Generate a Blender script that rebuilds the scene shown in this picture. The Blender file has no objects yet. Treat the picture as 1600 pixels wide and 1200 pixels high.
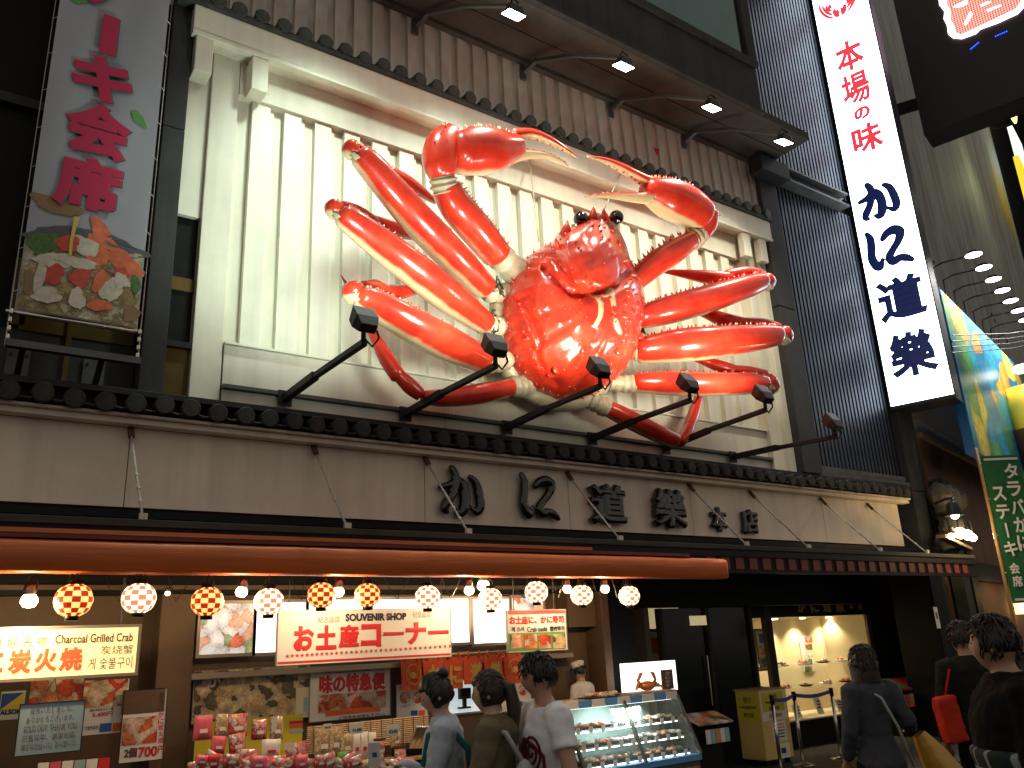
import bpy, bmesh, math, random
import numpy as np
from mathutils import Vector, Matrix, Quaternion
random.seed(7)
SC = bpy.context.scene
COL = SC.collection
PI = math.pi

# ---------------------------------------------------------------- camera
FPX = 1291.0                     # focal length in photo pixels (photo 1600 x 1200)
CAM_D, CAM_H = 8.0, 1.75         # metres in front of the facade plane (Y = 0), metres above the street
def _n(v): v = np.array(v, float); return v/np.linalg.norm(v)
_dX = _n((1900, 318, FPX)); _dZ = _n((-200, -4050, FPX)); _dZ = _n(_dZ-_dX*(_dX@_dZ)); _dY = np.cross(_dZ, _dX)
ROT = np.array([_dX, _dY, _dZ])
cam_d = bpy.data.cameras.new('camera'); cam = bpy.data.objects.new('camera', cam_d); COL.objects.link(cam)
cam_d.sensor_width = 36; cam_d.lens = 36*FPX/1600; cam_d.clip_start = .05; cam_d.clip_end = 400
m = Matrix.Identity(4)
for i in range(3):
    m[i][0] = ROT[i][0]; m[i][1] = -ROT[i][1]; m[i][2] = -ROT[i][2]
m[1][3] = -CAM_D; m[2][3] = CAM_H
cam.matrix_world = m
SC.camera = cam

# ---------------------------------------------------------------- world, exposure (night)
W = bpy.data.worlds.new('World'); SC.world = W; W.use_nodes = True
wn = W.node_tree.nodes; wl = W.node_tree.links; wn.clear()
wo = wn.new('ShaderNodeOutputWorld'); wb = wn.new('ShaderNodeBackground'); wl.new(wb.outputs[0], wo.inputs[0])
wb.inputs[0].default_value = (1.0, .90, .80, 1)       # even glow of a city night sky
wb.inputs[1].default_value = .35
SC.view_settings.view_transform = 'Standard'; SC.view_settings.look = 'None'
SC.view_settings.exposure = 0; SC.view_settings.gamma = 1; SC.view_settings.use_curve_mapping = False
SC.render.engine = 'CYCLES'
SC.cycles.use_denoising = True
SC.cycles.max_bounces = 6; SC.cycles.diffuse_bounces = 3; SC.cycles.glossy_bounces = 3
SC.cycles.transmission_bounces = 4; SC.cycles.transparent_max_bounces = 6
SC.cycles.sample_clamp_indirect = 4; SC.cycles.caustics_reflective = False; SC.cycles.caustics_refractive = False

# ---------------------------------------------------------------- helpers
def at(px, py, Y=0.0):
    r = ROT @ np.array([px-800, py-600, FPX]); t = (Y+CAM_D)/r[1]
    return Vector((r[0]*t, Y, CAM_H+r[2]*t))
def dep(px, py, d):
    """point at optical depth d (metres) along the sight line"""
    r = ROT @ np.array([px-800, py-600, FPX])*(d/FPX)
    return Vector((r[0], r[1]-CAM_D, CAM_H+r[2]))
def ppm(p):
    c = ROT.T @ np.array([p[0], p[1]+CAM_D, p[2]-CAM_H]); return FPX/c[2]
WM = {}
class MB:
    def __init__(s): s.v = []; s.f = []; s.mi = []; s.c = []; s.cur = 0; s.hasc = False
    def add(s, vs, fs, col=None):
        b = len(s.v); s.v += [tuple(v) for v in vs]; s.f += [tuple(i+b for i in f) for f in fs]; s.mi += [s.cur]*len(fs)
        if col is not None: s.hasc = True
        s.c += list(col) if col is not None else [0.0]*len(vs)
        return s
    def box(s, x0, x1, y0, y1, z0, z1):
        return s.add([(x0,y0,z0),(x1,y0,z0),(x1,y1,z0),(x0,y1,z0),(x0,y0,z1),(x1,y0,z1),(x1,y1,z1),(x0,y1,z1)],
              [(0,3,2,1),(4,5,6,7),(0,1,5,4),(1,2,6,5),(2,3,7,6),(3,0,4,7)])
    def obox(s, c, M, hx, hy, hz):
        c = Vector(c); M = M.to_3x3()
        vs = [c+M@Vector((a*hx,b*hy,d*hz)) for d in (-1,1) for a,b in ((-1,-1),(1,-1),(1,1),(-1,1))]
        return s.add(vs, [(0,3,2,1),(4,5,6,7),(0,1,5,4),(1,2,6,5),(2,3,7,6),(3,0,4,7)])
    def bar(s, p0, p1, w, h, up=(0,0,1)):
        p0 = Vector(p0); p1 = Vector(p1); d = (p1-p0); L = d.length; d = d/L
        x = d.cross(Vector(up)); 
        if x.length < 1e-4: x = Vector((1,0,0))
        x.normalize(); u = x.cross(d)
        M = Matrix((x, d, u)).transposed()
        return s.obox((p0+p1)/2, M, w/2, L/2, h/2)
    def quad(s, a, b, c, d): return s.add([a,b,c,d], [(0,1,2,3)])
    def prism(s, poly, y0, y1):
        n = len(poly)
        return s.add([(x,y0,z) for x,z in poly]+[(x,y1,z) for x,z in poly],
              [tuple(range(n)), tuple(range(2*n-1,n-1,-1))]+[(i,i+n,(i+1)%n+n,(i+1)%n) for i in range(n)])
    def tube(s, pts, rad, n=12, caps=True, flat=1.0, up=(0,0,1), colf=None):
        pts = [Vector(p) for p in pts]; m_ = len(pts)
        if not hasattr(rad, '__len__'): rad = [rad]*m_
        vs = []; cs = []; X = None
        for i, p in enumerate(pts):
            t = (pts[min(i+1,m_-1)]-pts[max(i-1,0)]); t.normalize()
            if X is None:
                X = t.cross(Vector(up))
                if X.length < 1e-3: X = t.cross(Vector((1,0,0)))
            X = X-t*X.dot(t); X.normalize(); U = X.cross(t)
            for k in range(n):
                a = 2*PI*k/n; d = X*math.cos(a)*flat+U*math.sin(a)
                vs.append(p+d*rad[i]); cs.append(colf(i/(m_-1), a, d) if colf else 0.0)
        fs = [(i*n+k, i*n+(k+1)%n, (i+1)*n+(k+1)%n, (i+1)*n+k) for i in range(m_-1) for k in range(n)]
        if caps: fs += [tuple(range(n-1,-1,-1)), tuple((m_-1)*n+k for k in range(n))]
        return s.add(vs, fs, cs if colf else None)
    def cyl(s, p0, p1, r0, r1=None, n=14, caps=True): return s.tube([p0,p1], [r0, r0 if r1 is None else r1], n, caps)
    def sph(s, c, r, seg=16, ring=10, M=None, col=0.0):
        if not hasattr(r, '__len__'): r = (r,r,r)
        c = Vector(c); vs = []; fs = []
        for i in range(ring+1):
            th = PI*i/ring
            for k in range(seg):
                a = 2*PI*k/seg; v = Vector((r[0]*math.sin(th)*math.cos(a), r[1]*math.sin(th)*math.sin(a), r[2]*math.cos(th)))
                vs.append(c+(M@v if M else v))
        fs = [(i*seg+k, (i+1)*seg+k, (i+1)*seg+(k+1)%seg, i*seg+(k+1)%seg) for i in range(ring) for k in range(seg)]
        return s.add(vs, fs, [col]*len(vs) if s.hasc else None)
    def lathe(s, prof, c=(0,0,0), n=20, M=None):
        c = Vector(c); vs = []
        for r, z in prof:
            for k in range(n):
                a = 2*PI*k/n; v = Vector((r*math.cos(a), r*math.sin(a), z)); vs.append(c+(M@v if M else v))
        m_ = len(prof)
        return s.add(vs, [(i*n+k, i*n+(k+1)%n, (i+1)*n+(k+1)%n, (i+1)*n+k) for i in range(m_-1) for k in range(n)])
    def cone(s, b, tip, r, n=5, col=0.0):
        b = Vector(b); tip = Vector(tip); d = (tip-b).normalized(); X = d.orthogonal().normalized(); U = d.cross(X)
        vs = [b+(X*math.cos(2*PI*k/n)+U*math.sin(2*PI*k/n))*r for k in range(n)]+[tip]
        return s.add(vs, [(k,(k+1)%n,n) for k in range(n)], [col]*(n+1) if s.hasc else None)
    def grid(s, P, nu, nv, col=None, close=False):
        fs = [(i*nv+j, (i+1)*nv+j, (i+1)*nv+(j+1)%nv, i*nv+(j+1)%nv) for i in range(nu-1) for j in range(nv if close else nv-1)]
        return s.add(P, fs, col)
    def mesh(s, mats, smooth=False, inv=None):
        me = bpy.data.meshes.new('m')
        vs = s.v if inv is None else [tuple(inv@Vector(v)) for v in s.v]
        me.from_pydata(vs, [], s.f)
        for mm in (mats if isinstance(mats,(list,tuple)) else [mats]): me.materials.append(MAT(mm))
        me.polygons.foreach_set('material_index', s.mi)
        if smooth: me.polygons.foreach_set('use_smooth', [True]*len(me.polygons))
        if s.hasc:
            a = me.attributes.new('tone', 'FLOAT', 'POINT'); a.data.foreach_set('value', s.c)
        me.update()
        return me
    def build(s, name, mats, parent=None, smooth=False, bevel=0, auto=None):
        inv = WM[parent.name].inverted() if parent else None
        me = s.mesh(mats, smooth or auto is not None, inv); me.name = name
        o = bpy.data.objects.new(name, me); COL.objects.link(o)
        if auto is not None: me.set_sharp_from_angle(angle=math.radians(auto))
        link(o, parent)
        if bevel:
            b = o.modifiers.new('b','BEVEL'); b.width = bevel; b.segments = 2; b.limit_method = 'ANGLE'
        return o
def link(o, parent):
    if parent:
        o.parent = parent; WM[o.name] = WM[parent.name].copy()
    else: WM[o.name] = Matrix.Identity(4)
def tag(o, label=None, cat=None, group=None, kind=None):
    if label: o['label'] = label
    if cat: o['category'] = cat
    if group: o['group'] = group
    if kind: o['kind'] = kind
    return o
def thing(name, label, cat, loc=(0,0,0), group=None, rotz=0):
    o = bpy.data.objects.new(name, None); COL.objects.link(o); o.empty_display_size = .1
    o.location = loc; o.rotation_euler = (0,0,rotz)
    WM[o.name] = Matrix.Translation(Vector(loc)) @ Matrix.Rotation(rotz,4,'Z')
    return tag(o, label, cat, group)
def copy_tree(o, parent=None):
    c = o.copy(); COL.objects.link(c); c.parent = parent
    for ch in o.children: copy_tree(ch, c)
    return c
def dup(o, loc, label=None, rotz=None):
    c = copy_tree(o); c.location = loc
    if rotz is not None: c.rotation_euler = (0,0,rotz)
    if label: c['label'] = label
    return c

# ---------------------------------------------------------------- materials
_M = {}
def MAT(x): return _M[x] if isinstance(x, str) else x
def mat(name, col, rough=.6, metal=0, spec=.5, coat=0, var=0, vscale=3, bump=0, bscale=40, emit=None, es=0, alpha=1, trans=0, stretch=(1,1,1), streak=0):
    M = bpy.data.materials.new(name); M.use_nodes = True; _M[name] = M
    nt = M.node_tree; b = nt.nodes['Principled BSDF']; N = nt.nodes.new; L = nt.links.new
    b.inputs['Base Color'].default_value = (*col,1); b.inputs['Roughness'].default_value = rough
    b.inputs['Metallic'].default_value = metal; b.inputs['Specular IOR Level'].default_value = spec
    b.inputs['Coat Weight'].default_value = coat; b.inputs['Coat Roughness'].default_value = .06
    b.inputs['Alpha'].default_value = alpha; b.inputs['Transmission Weight'].default_value = trans
    if emit: b.inputs['Emission Color'].default_value = (*emit,1); b.inputs['Emission Strength'].default_value = es
    if var or bump or streak:
        tc = N('ShaderNodeTexCoord'); mp = N('ShaderNodeMapping'); L(tc.outputs['Object'], mp.inputs[0]); mp.inputs['Scale'].default_value = stretch
    if var:
        no = N('ShaderNodeTexNoise'); no.inputs['Scale'].default_value = vscale; no.inputs['Detail'].default_value = 6; no.inputs['Roughness'].default_value = .65
        L(mp.outputs[0], no.inputs[0])
        r = N('ShaderNodeMapRange'); r.inputs[1].default_value = .3; r.inputs[2].default_value = .7; r.inputs[3].default_value = 1-var; r.inputs[4].default_value = 1+var*.6
        L(no.outputs['Fac'], r.inputs[0])
        mx = N('ShaderNodeMix'); mx.data_type = 'RGBA'; mx.blend_type = 'MULTIPLY'; mx.inputs[0].default_value = 1
        mx.inputs[6].default_value = (*col,1); L(r.outputs[0], mx.inputs[7]); out = mx.outputs[2]
        if streak:   # rain streaks: noise stretched along Z
            mp2 = N('ShaderNodeMapping'); L(tc.outputs['Object'], mp2.inputs[0]); mp2.inputs['Scale'].default_value = (4.5,4.5,.3)
            n2 = N('ShaderNodeTexNoise'); n2.inputs['Scale'].default_value = 1; n2.inputs['Detail'].default_value = 5; L(mp2.outputs[0], n2.inputs[0])
            r2 = N('ShaderNodeMapRange'); r2.inputs[1].default_value = .45; r2.inputs[2].default_value = .75; r2.inputs[3].default_value = 1; r2.inputs[4].default_value = 1-streak
            L(n2.outputs['Fac'], r2.inputs[0])
            m2 = N('ShaderNodeMix'); m2.data_type = 'RGBA'; m2.blend_type = 'MULTIPLY'; m2.inputs[0].default_value = 1
            L(out, m2.inputs[6]); L(r2.outputs[0], m2.inputs[7]); out = m2.outputs[2]
        L(out, b.inputs['Base Color'])
        rr = N('ShaderNodeMapRange'); rr.inputs[3].default_value = max(0,rough-.12); rr.inputs[4].default_value = min(1,rough+.12); L(no.outputs['Fac'], rr.inputs[0]); L(rr.outputs[0], b.inputs['Roughness'])
    if bump:
        nb = N('ShaderNodeTexNoise'); nb.inputs['Scale'].default_value = bscale; nb.inputs['Detail'].default_value = 4; L(mp.outputs[0], nb.inputs[0])
        bp = N('ShaderNodeBump'); bp.inputs['Strength'].default_value = bump; bp.inputs['Distance'].default_value = .02; L(nb.outputs['Fac'], bp.inputs['Height']); L(bp.outputs[0], b.inputs['Normal'])
    return M
def emat(name, col, s):
    M = bpy.data.materials.new(name); M.use_nodes = True; _M[name] = M
    b = M.node_tree.nodes['Principled BSDF']; b.inputs['Base Color'].default_value = (*[min(c,.8) for c in col],1)
    b.inputs['Emission Color'].default_value = (*col,1); b.inputs['Emission Strength'].default_value = s; b.inputs['Roughness'].default_value = .35
    return M
def photo_mat(name, cols, scale=8, seed=0, emit=0, stretch=(1,1,1), rough=.35, dist=.6):
    """printed food photograph: blobs of colour (Voronoi cells broken up by noise)"""
    M = bpy.data.materials.new(name); M.use_nodes = True; _M[name] = M
    nt = M.node_tree; b = nt.nodes['Principled BSDF']; N = nt.nodes.new; L = nt.links.new
    tc = N('ShaderNodeTexCoord'); mp = N('ShaderNodeMapping'); L(tc.outputs['Object'], mp.inputs[0]); mp.inputs['Location'].default_value = (seed*3.1,seed*1.7,seed*2.3); mp.inputs['Scale'].default_value = stretch
    no = N('ShaderNodeTexNoise'); no.inputs['Scale'].default_value = scale*.8; no.inputs['Detail'].default_value = 3; L(mp.outputs[0], no.inputs[0])
    mx = N('ShaderNodeMix'); mx.data_type = 'VECTOR'; mx.inputs[0].default_value = dist*.2
    L(mp.outputs[0], mx.inputs[4]); L(no.outputs['Color'], mx.inputs[5])
    vo = N('ShaderNodeTexVoronoi'); vo.inputs['Scale'].default_value = scale; L(mx.outputs[1], vo.inputs['Vector'])
    sp = N('ShaderNodeSeparateColor'); L(vo.outputs['Color'], sp.inputs[0])
    cr = N('ShaderNodeValToRGB'); e = cr.color_ramp; e.interpolation = 'CONSTANT'
    while len(e.elements) < len(cols): e.elements.new(.5)
    for i, c in enumerate(cols): e.elements[i].position = i/len(cols); e.elements[i].color = (*c,1)
    L(sp.outputs[0], cr.inputs[0])
    n2 = N('ShaderNodeTexNoise'); n2.inputs['Scale'].default_value = scale*5; n2.inputs['Detail'].default_value = 4; L(mp.outputs[0], n2.inputs[0])
    r = N('ShaderNodeMapRange'); r.inputs[1].default_value = .25; r.inputs[2].default_value = .75; r.inputs[3].default_value = .55; r.inputs[4].default_value = 1.3; L(n2.outputs['Fac'], r.inputs[0])
    m2 = N('ShaderNodeMix'); m2.data_type = 'RGBA'; m2.blend_type = 'MULTIPLY'; m2.inputs[0].default_value = 1; L(cr.outputs[0], m2.inputs[6]); L(r.outputs[0], m2.inputs[7])
    d = N('ShaderNodeMapRange'); d.inputs[1].default_value = .0; d.inputs[2].default_value = .9; d.inputs[3].default_value = 1.2; d.inputs[4].default_value = .45; L(vo.outputs['Distance'], d.inputs[0])
    m3 = N('ShaderNodeMix'); m3.data_type = 'RGBA'; m3.blend_type = 'MULTIPLY'; m3.inputs[0].default_value = 1; L(m2.outputs[2], m3.inputs[6]); L(d.outputs[0], m3.inputs[7])
    L(m3.outputs[2], b.inputs['Base Color']); b.inputs['Roughness'].default_value = rough
    if emit: L(m3.outputs[2], b.inputs['Emission Color']); b.inputs['Emission Strength'].default_value = emit
    return M

# ---------------------------------------------------------------- lettering
FACE = Matrix.Rotation(PI/2,4,'X')              # text facing -Y (towards the street)
_glyph = {}
def glyph(s, bold, ext, bev, lay=1.0):
    k = (s,bold,ext,bev,lay)
    if k not in _glyph:
        c = bpy.data.curves.new('t','FONT'); c.body = s; c.size = 1; c.extrude = ext; c.bevel_depth = bold+bev; c.bevel_resolution = (2 if bev else 1) if bold+bev else 0
        c.resolution_u = 3; c.space_line = .95*lay; c.align_x = 'CENTER'
        o = bpy.data.objects.new('t', c); COL.objects.link(o); bpy.context.view_layer.update()
        me = bpy.data.meshes.new_from_object(o.evaluated_get(bpy.context.evaluated_depsgraph_get()))
        n = len(me.vertices); a = np.empty(n*3); me.vertices.foreach_get('co', a); a = a.reshape(-1,3)
        fs = [tuple(p.vertices) for p in me.polygons]
        bpy.data.objects.remove(o); bpy.data.curves.remove(c); bpy.data.meshes.remove(me)
        _glyph[k] = (a, fs)
    return _glyph[k]
def text(s, name, mt, parent, M, w, h, bold=.0, ext=.0, bev=0, keep=False, smooth=False, shear=0, group=None):
    """lettering centred at M (local x right, y up, z towards the reader), fitted to w x h"""
    a, fs = glyph(s, bold, ext, bev)
    lo = a.min(0); hi = a.max(0); c = (lo+hi)/2; d = np.maximum(hi-lo, 1e-4); kx, ky = w/d[0], h/d[1]
    if keep: kx = ky = min(kx, ky)
    b = (a-c); b[:,0] = b[:,0]*kx+shear*b[:,1]*ky; b[:,1] *= ky; b[:,2] = (a[:,2]-lo[2])*(kx+ky)/2 if ext else (a[:,2]-lo[2])/max(hi[2]-lo[2],1e-6)*.003
    mb = MB(); mb.add([M@Vector(v) for v in b], fs)
    return mb.build(name, mt, parent, smooth)
def tpx(s, name, mt, parent, x0, y0, x1, y1, Y, **k):
    """lettering on a plane parallel to the facade, fitted to the place it has in the photograph's pixels at depth Y"""
    cx, cy = (x0+x1)/2, (y0+y1)/2; c = at(cx,cy,Y); w = at(x1,cy,Y).x-at(x0,cy,Y).x; h = at(cx,y0,Y).z-at(cx,y1,Y).z
    return text(s, name, mt, parent, Matrix.Translation(c)@FACE, w, h, **k)
def area_light(name, parent, loc, aim, power, col, size, spread=math.radians(150), spot=None, blend=.6):
    l = bpy.data.lights.new(name, 'SPOT' if spot else 'AREA'); l.energy = power; l.color = col
    if spot: l.spot_size = spot; l.spot_blend = blend; l.shadow_soft_size = size
    else: l.shape = 'DISK'; l.size = size; l.spread = spread
    o = bpy.data.objects.new(name, l); COL.objects.link(o); o.parent = parent
    d = (Vector(aim)-Vector(loc)); q = d.to_track_quat('-Z','Y')
    o.matrix_local = WM[parent.name].inverted() @ (Matrix.Translation(Vector(loc)) @ q.to_matrix().to_4x4())
    return o
def point_light(name, parent, loc, power, col, r=.05):
    l = bpy.data.lights.new(name,'POINT'); l.energy = power; l.color = col; l.shadow_soft_size = r
    o = bpy.data.objects.new(name, l); COL.objects.link(o); o.parent = parent
    o.location = WM[parent.name].inverted() @ Vector(loc); return o
def fuse(q, vox, sm=4, fold=0):
    me = bpy.data.meshes.new('tmp'); me.from_pydata(q.v,[],q.f); o = bpy.data.objects.new('tmp',me); COL.objects.link(o)
    r = o.modifiers.new('r','REMESH'); r.mode='VOXEL'; r.voxel_size=vox; s = o.modifiers.new('s','SMOOTH'); s.factor=.5; s.iterations=sm
    if fold:
        for sc_,st_ in ((.10,fold),(.045,fold*.45)):
            tx_=bpy.data.textures.new('fold','CLOUDS'); tx_.noise_scale=sc_; tx_.noise_depth=1; d_=o.modifiers.new('f','DISPLACE'); d_.texture=tx_; d_.strength=st_; d_.mid_level=.5
    dg = bpy.context.evaluated_depsgraph_get(); e = bpy.data.meshes.new_from_object(o.evaluated_get(dg)); n=len(e.vertices); a=np.empty(n*3); e.vertices.foreach_get('co',a); a=a.reshape(-1,3)
    fs=[tuple(p.vertices) for p in e.polygons]; bpy.data.objects.remove(o); bpy.data.meshes.remove(me); bpy.data.meshes.remove(e); z=MB(); z.add([tuple(v) for v in a],fs); return z

# brush-written characters as plump strokes (unit square, x right, y up) and fused heavy glyphs
BRUSH = {'か':(112,135,290,345,[[(118,222,9),(150,215,12),(185,192,13),(205,215,16),(212,265,17),(205,312,17),(190,333,13),(174,322,7)],[(163,140,11),(174,165,14),(176,200,14),(160,255,14),(137,295,15),(130,318,12),(142,330,7)],[(235,172,9),(256,195,13),(268,245,15),(272,298,15),(258,324,11),(233,302,6)]]),
         'に':(447,155,610,362,[[(456,163,8),(466,195,13),(463,240,14),(458,290,14),(470,332,15),(484,342,12),(496,308,6)],[(512,212,10),(530,192,14),(558,184,17),(580,203,16),(568,242,13),(543,276,12),(524,306,14),(534,334,15),(562,326,13),(585,336,13),(603,352,8)]])}
def heavy(ch, w, h, thick, vox, bold=.055, sm=5):
    """local mesh (x right, y up, z out) of a bulging character, w x h, about thick deep"""
    q = MB()
    if ch in BRUSH:
        x0,y0,x1,y1,st = BRUSH[ch]
        for L_ in st:
            pts = [Vector(((x-x0)/(x1-x0)-.5,.5-(y-y0)/(y1-y0),0)) for x,y,_ in L_]; pts = [Vector((p.x*w,p.y*h,0)) for p in pts]; k = (w/(x1-x0)+h/(y1-y0))/2; R = [r_*k*1.32 for _,_,r_ in L_]; P2 = []; R2 = []
            for a in range(len(pts)-1):
                for u in (0,.25,.5,.75):
                    p0,p1,p2,p3 = pts[max(a-1,0)],pts[a],pts[a+1],pts[min(a+2,len(pts)-1)]
                    P2.append(.5*((2*p1)+(p2-p0)*u+(2*p0-5*p1+4*p2-p3)*u*u+(3*p1-p0-3*p2+p3)*u**3)); R2.append(R[a]+(R[a+1]-R[a])*u)
            P2.append(pts[-1]); R2.append(R[-1]); q.tube(P2,R2,12,True,1,(0,0,1))
            for p,r_ in zip(P2,R2): q.sph(p,r_*.98,10,7)
    else:
        a, fs = glyph(ch, bold, .03, .0); lo = a.min(0); hi = a.max(0); c = (lo+hi)/2; d = hi-lo; b = (a-c)*np.array([w/d[0],h/d[1],(w/d[0]+h/d[1])/2]); q.add([tuple(v) for v in b], fs)
    z = fuse(q, vox, sm); zs = max(abs(v[2]) for v in z.v); z.v = [(v[0],v[1],(v[2]+zs)*thick/(2*zs)) for v in z.v]
    return z
# ================================================================ materials of the place
mat('cream_panel', (.78,.75,.61), .5, var=.10, vscale=1.3, bump=.05, bscale=25, streak=.18)
mat('cream_slat', (.80,.79,.65), .45, var=.08, vscale=2, bump=.04, bscale=30, streak=.18)
mat('parapet_slat', (.62,.56,.48), .6, var=.15, vscale=2, bump=.05, bscale=30, streak=.25)
mat('fascia_board', (.86,.73,.58), .6, var=.14, vscale=.9, bump=.08, bscale=20, streak=.20)
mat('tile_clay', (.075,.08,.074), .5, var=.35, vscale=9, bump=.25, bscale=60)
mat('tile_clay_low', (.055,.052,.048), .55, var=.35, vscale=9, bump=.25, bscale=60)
mat('dark_metal', (.035,.035,.035), .45, metal=.3, var=.2, vscale=6)
mat('grey_steel', (.11,.11,.105), .5, metal=.4, var=.25, vscale=5, streak=.2)
mat('column_stone', (.055,.055,.054), .7, var=.2, vscale=3, bump=.1, bscale=50, streak=.25)
mat('louver_metal', (.055,.065,.085), .42, metal=.5, var=.2, vscale=4)
mat('louver_back', (.03,.03,.03), .7)
mat('soffit_board', (.08,.074,.06), .7, var=.25, vscale=2, bump=.08, streak=.2)
mat('spandrel_board', (.055,.054,.05), .65, var=.2, vscale=2, streak=.3)
mat('window_glass', (.05,.17,.17), .12, spec=.6, var=.2, vscale=1)
mat('window_frame', (.03,.028,.025), .4)
mat('dark_wall', (.008,.009,.009), .5, var=.3, vscale=2)
mat('ochre_frame', (.12,.075,.02), .6, var=.2)
mat('rust_iron', (.12,.06,.03), .8, var=.4, vscale=20, bump=.2)
mat('white_rod', (.55,.52,.46), .5, var=.3, vscale=25)
mat('awning_black', (.012,.012,.012), .5, var=.3)
mat('awning_top', (.05,.047,.04), .6, var=.25, vscale=4)
mat('awning_red', (.17,.022,.010), .6, var=.2, vscale=6)
mat('awning_orange', (.60,.13,.025), .45, var=.25, vscale=5, bump=.35, bscale=14, stretch=(.12,1,1))
mat('asphalt', (.022,.021,.020), .75, var=.3, vscale=5, bump=.3, bscale=120)
mat('paving', (.042,.040,.036), .7, var=.25, vscale=6, bump=.2, bscale=60)
mat('black_paint', (.012,.012,.012), .35)
mat('black_gloss', (.010,.011,.010), .12, coat=.6)
mat('ink_black', (.015,.012,.012), .5)
mat('ink_navy', (.004,.006,.03), .5)
mat('chrome', (.6,.57,.5), .22, metal=1)
mat('brass', (.55,.42,.2), .3, metal=1, var=.2)

for k_ in ('dark_wall','dark_metal','column_stone','louver_metal','louver_back','spandrel_board','soffit_board','awning_black','awning_top','tile_clay','tile_clay_low','grey_steel','asphalt','paving','window_frame','black_paint','ochre_frame'):
    _M[k_].node_tree.nodes['Principled BSDF'].inputs['Specular IOR Level'].default_value = .12
# ================================================================ setting: street
mb = MB(); mb.quad((-60,-60,0),(90,-60,0),(90,60,0),(-60,60,0)); tag(mb.build('ground','asphalt'), kind='structure')
pav = MB(); pav.box(-6,15.2,-1.6,3.2,-.1,.012); pavo = tag(pav.build('pavement','paving'), kind='structure')
pavtile = MB(); pavtile.box(-.297,.297,-.297,.297,0,.012); pme = pavtile.mesh('paving')
for i in range(11):
    for j in range(5):
        o = bpy.data.objects.new('paving_slab', pme); COL.objects.link(o); o.parent = pavo
        o.location = (9.0+i*.6, -1.2+j*.6, .0122+random.uniform(0,.0015))

# ================================================================ restaurant building
B = thing('restaurant_building', 'cream panelled restaurant front with grey tile eaves and louvred right bay', 'building', (6,0,0))
def part(name, mt, parent=B, *boxes, bevel=0, smooth=False):
    q = MB()
    for b in boxes: q.box(*b)
    return q.build(name, mt, parent, smooth, bevel)
def pieces(name, mt, mb_local, locs, parent, smooth=False, auto=None, rots=None):
    me = mb_local.mesh(mt, smooth or auto is not None); me.name = name
    if auto is not None: me.set_sharp_from_angle(angle=math.radians(auto))
    inv = WM[parent.name].inverted(); out = []
    for i, l in enumerate(locs):
        o = bpy.data.objects.new(name, me); COL.objects.link(o); o.parent = parent; o.location = inv@Vector(l); WM[o.name] = WM[parent.name]@Matrix.Translation(o.location)
        if rots: o.rotation_euler = rots[i]
        out.append(o)
    return out
# crab panel wall
wall = part('panel_wall', 'cream_panel', B, (1.62,10.98,.0,.25,4.12,8.72))
sl = MB(); P_ = [(-.10,0),(-.10,-.075),(.10,-.075),(.10,-.03),(.155,-.03),(.155,0)]
n_ = len(P_); sl.add([(x,y,0) for x,y in P_]+[(x,y,2.945) for x,y in P_], [tuple(range(n_-1,-1,-1)), tuple(range(n_,2*n_))]+[(i,(i+1)%n_,(i+1)%n_+n_,i+n_) for i in range(n_)])
pieces('slat', 'cream_slat', sl, [(2.436+.3655*k, -.002, 4.755) for k in range(22)], wall)
part('top_band', 'cream_panel', B, (2.17,10.42,-.115,-.002,7.70,8.2))
part('base_board', 'cream_panel', B, (2.18,4.85,-.115,-.002,4.325,4.752), (4.855,7.6,-.115,-.002,4.325,4.752), (7.605,10.47,-.115,-.002,4.325,4.752))
part('base_ledge', 'cream_slat', B, (2.17,10.47,-.16,-.002,4.753,4.775))
part('lamp_rail', 'grey_steel', B, (2.17,10.47,-.20,-.002,4.285,4.322))
part('lower_board', 'cream_panel', B, (2.18,4.7,-.13,-.002,4.12,4.283), (4.705,7.7,-.13,-.002,4.12,4.283), (7.705,10.46,-.13,-.002,4.12,4.283))
# posts
part('frame_post', 'cream_panel', B, (1.875,2.165,-.11,-.001,4.12,8.19), bevel=.008)
part('frame_post', 'cream_panel', B, (10.475,10.60,-.20,-.001,4.12,8.19), (10.60,10.84,-.14,-.001,4.12,8.19), (10.84,10.985,-.22,-.001,4.12,8.19), bevel=.008)
# lintel beam with corbels
part('lintel_beam', 'cream_panel', B, (1.585,11.08,-.36,-.003,8.125,8.46), bevel=.01)
part('lintel_shelf', 'cream_slat', B, (1.585,11.08,-.375,-.28,8.085,8.124))
for x in (1.72,2.10+.22,10.42,10.83):
    part('corbel', 'cream_panel', B, (x-.09,x+.09,-.34,-.112 if x<9 else -.222,7.66,8.084), bevel=.008)
# parapet slats above the tile row
part('parapet_wall', 'parapet_slat', B, (1.3,11.3,-.20,.2,8.47,9.66))
ps = MB(); ps.box(-.088,.062,-.05,0,0,1.05)
pieces('parapet_slat', 'parapet_slat', ps, [(1.56+.2483*k, -.201, 8.605) for k in range(39)], B)
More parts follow.
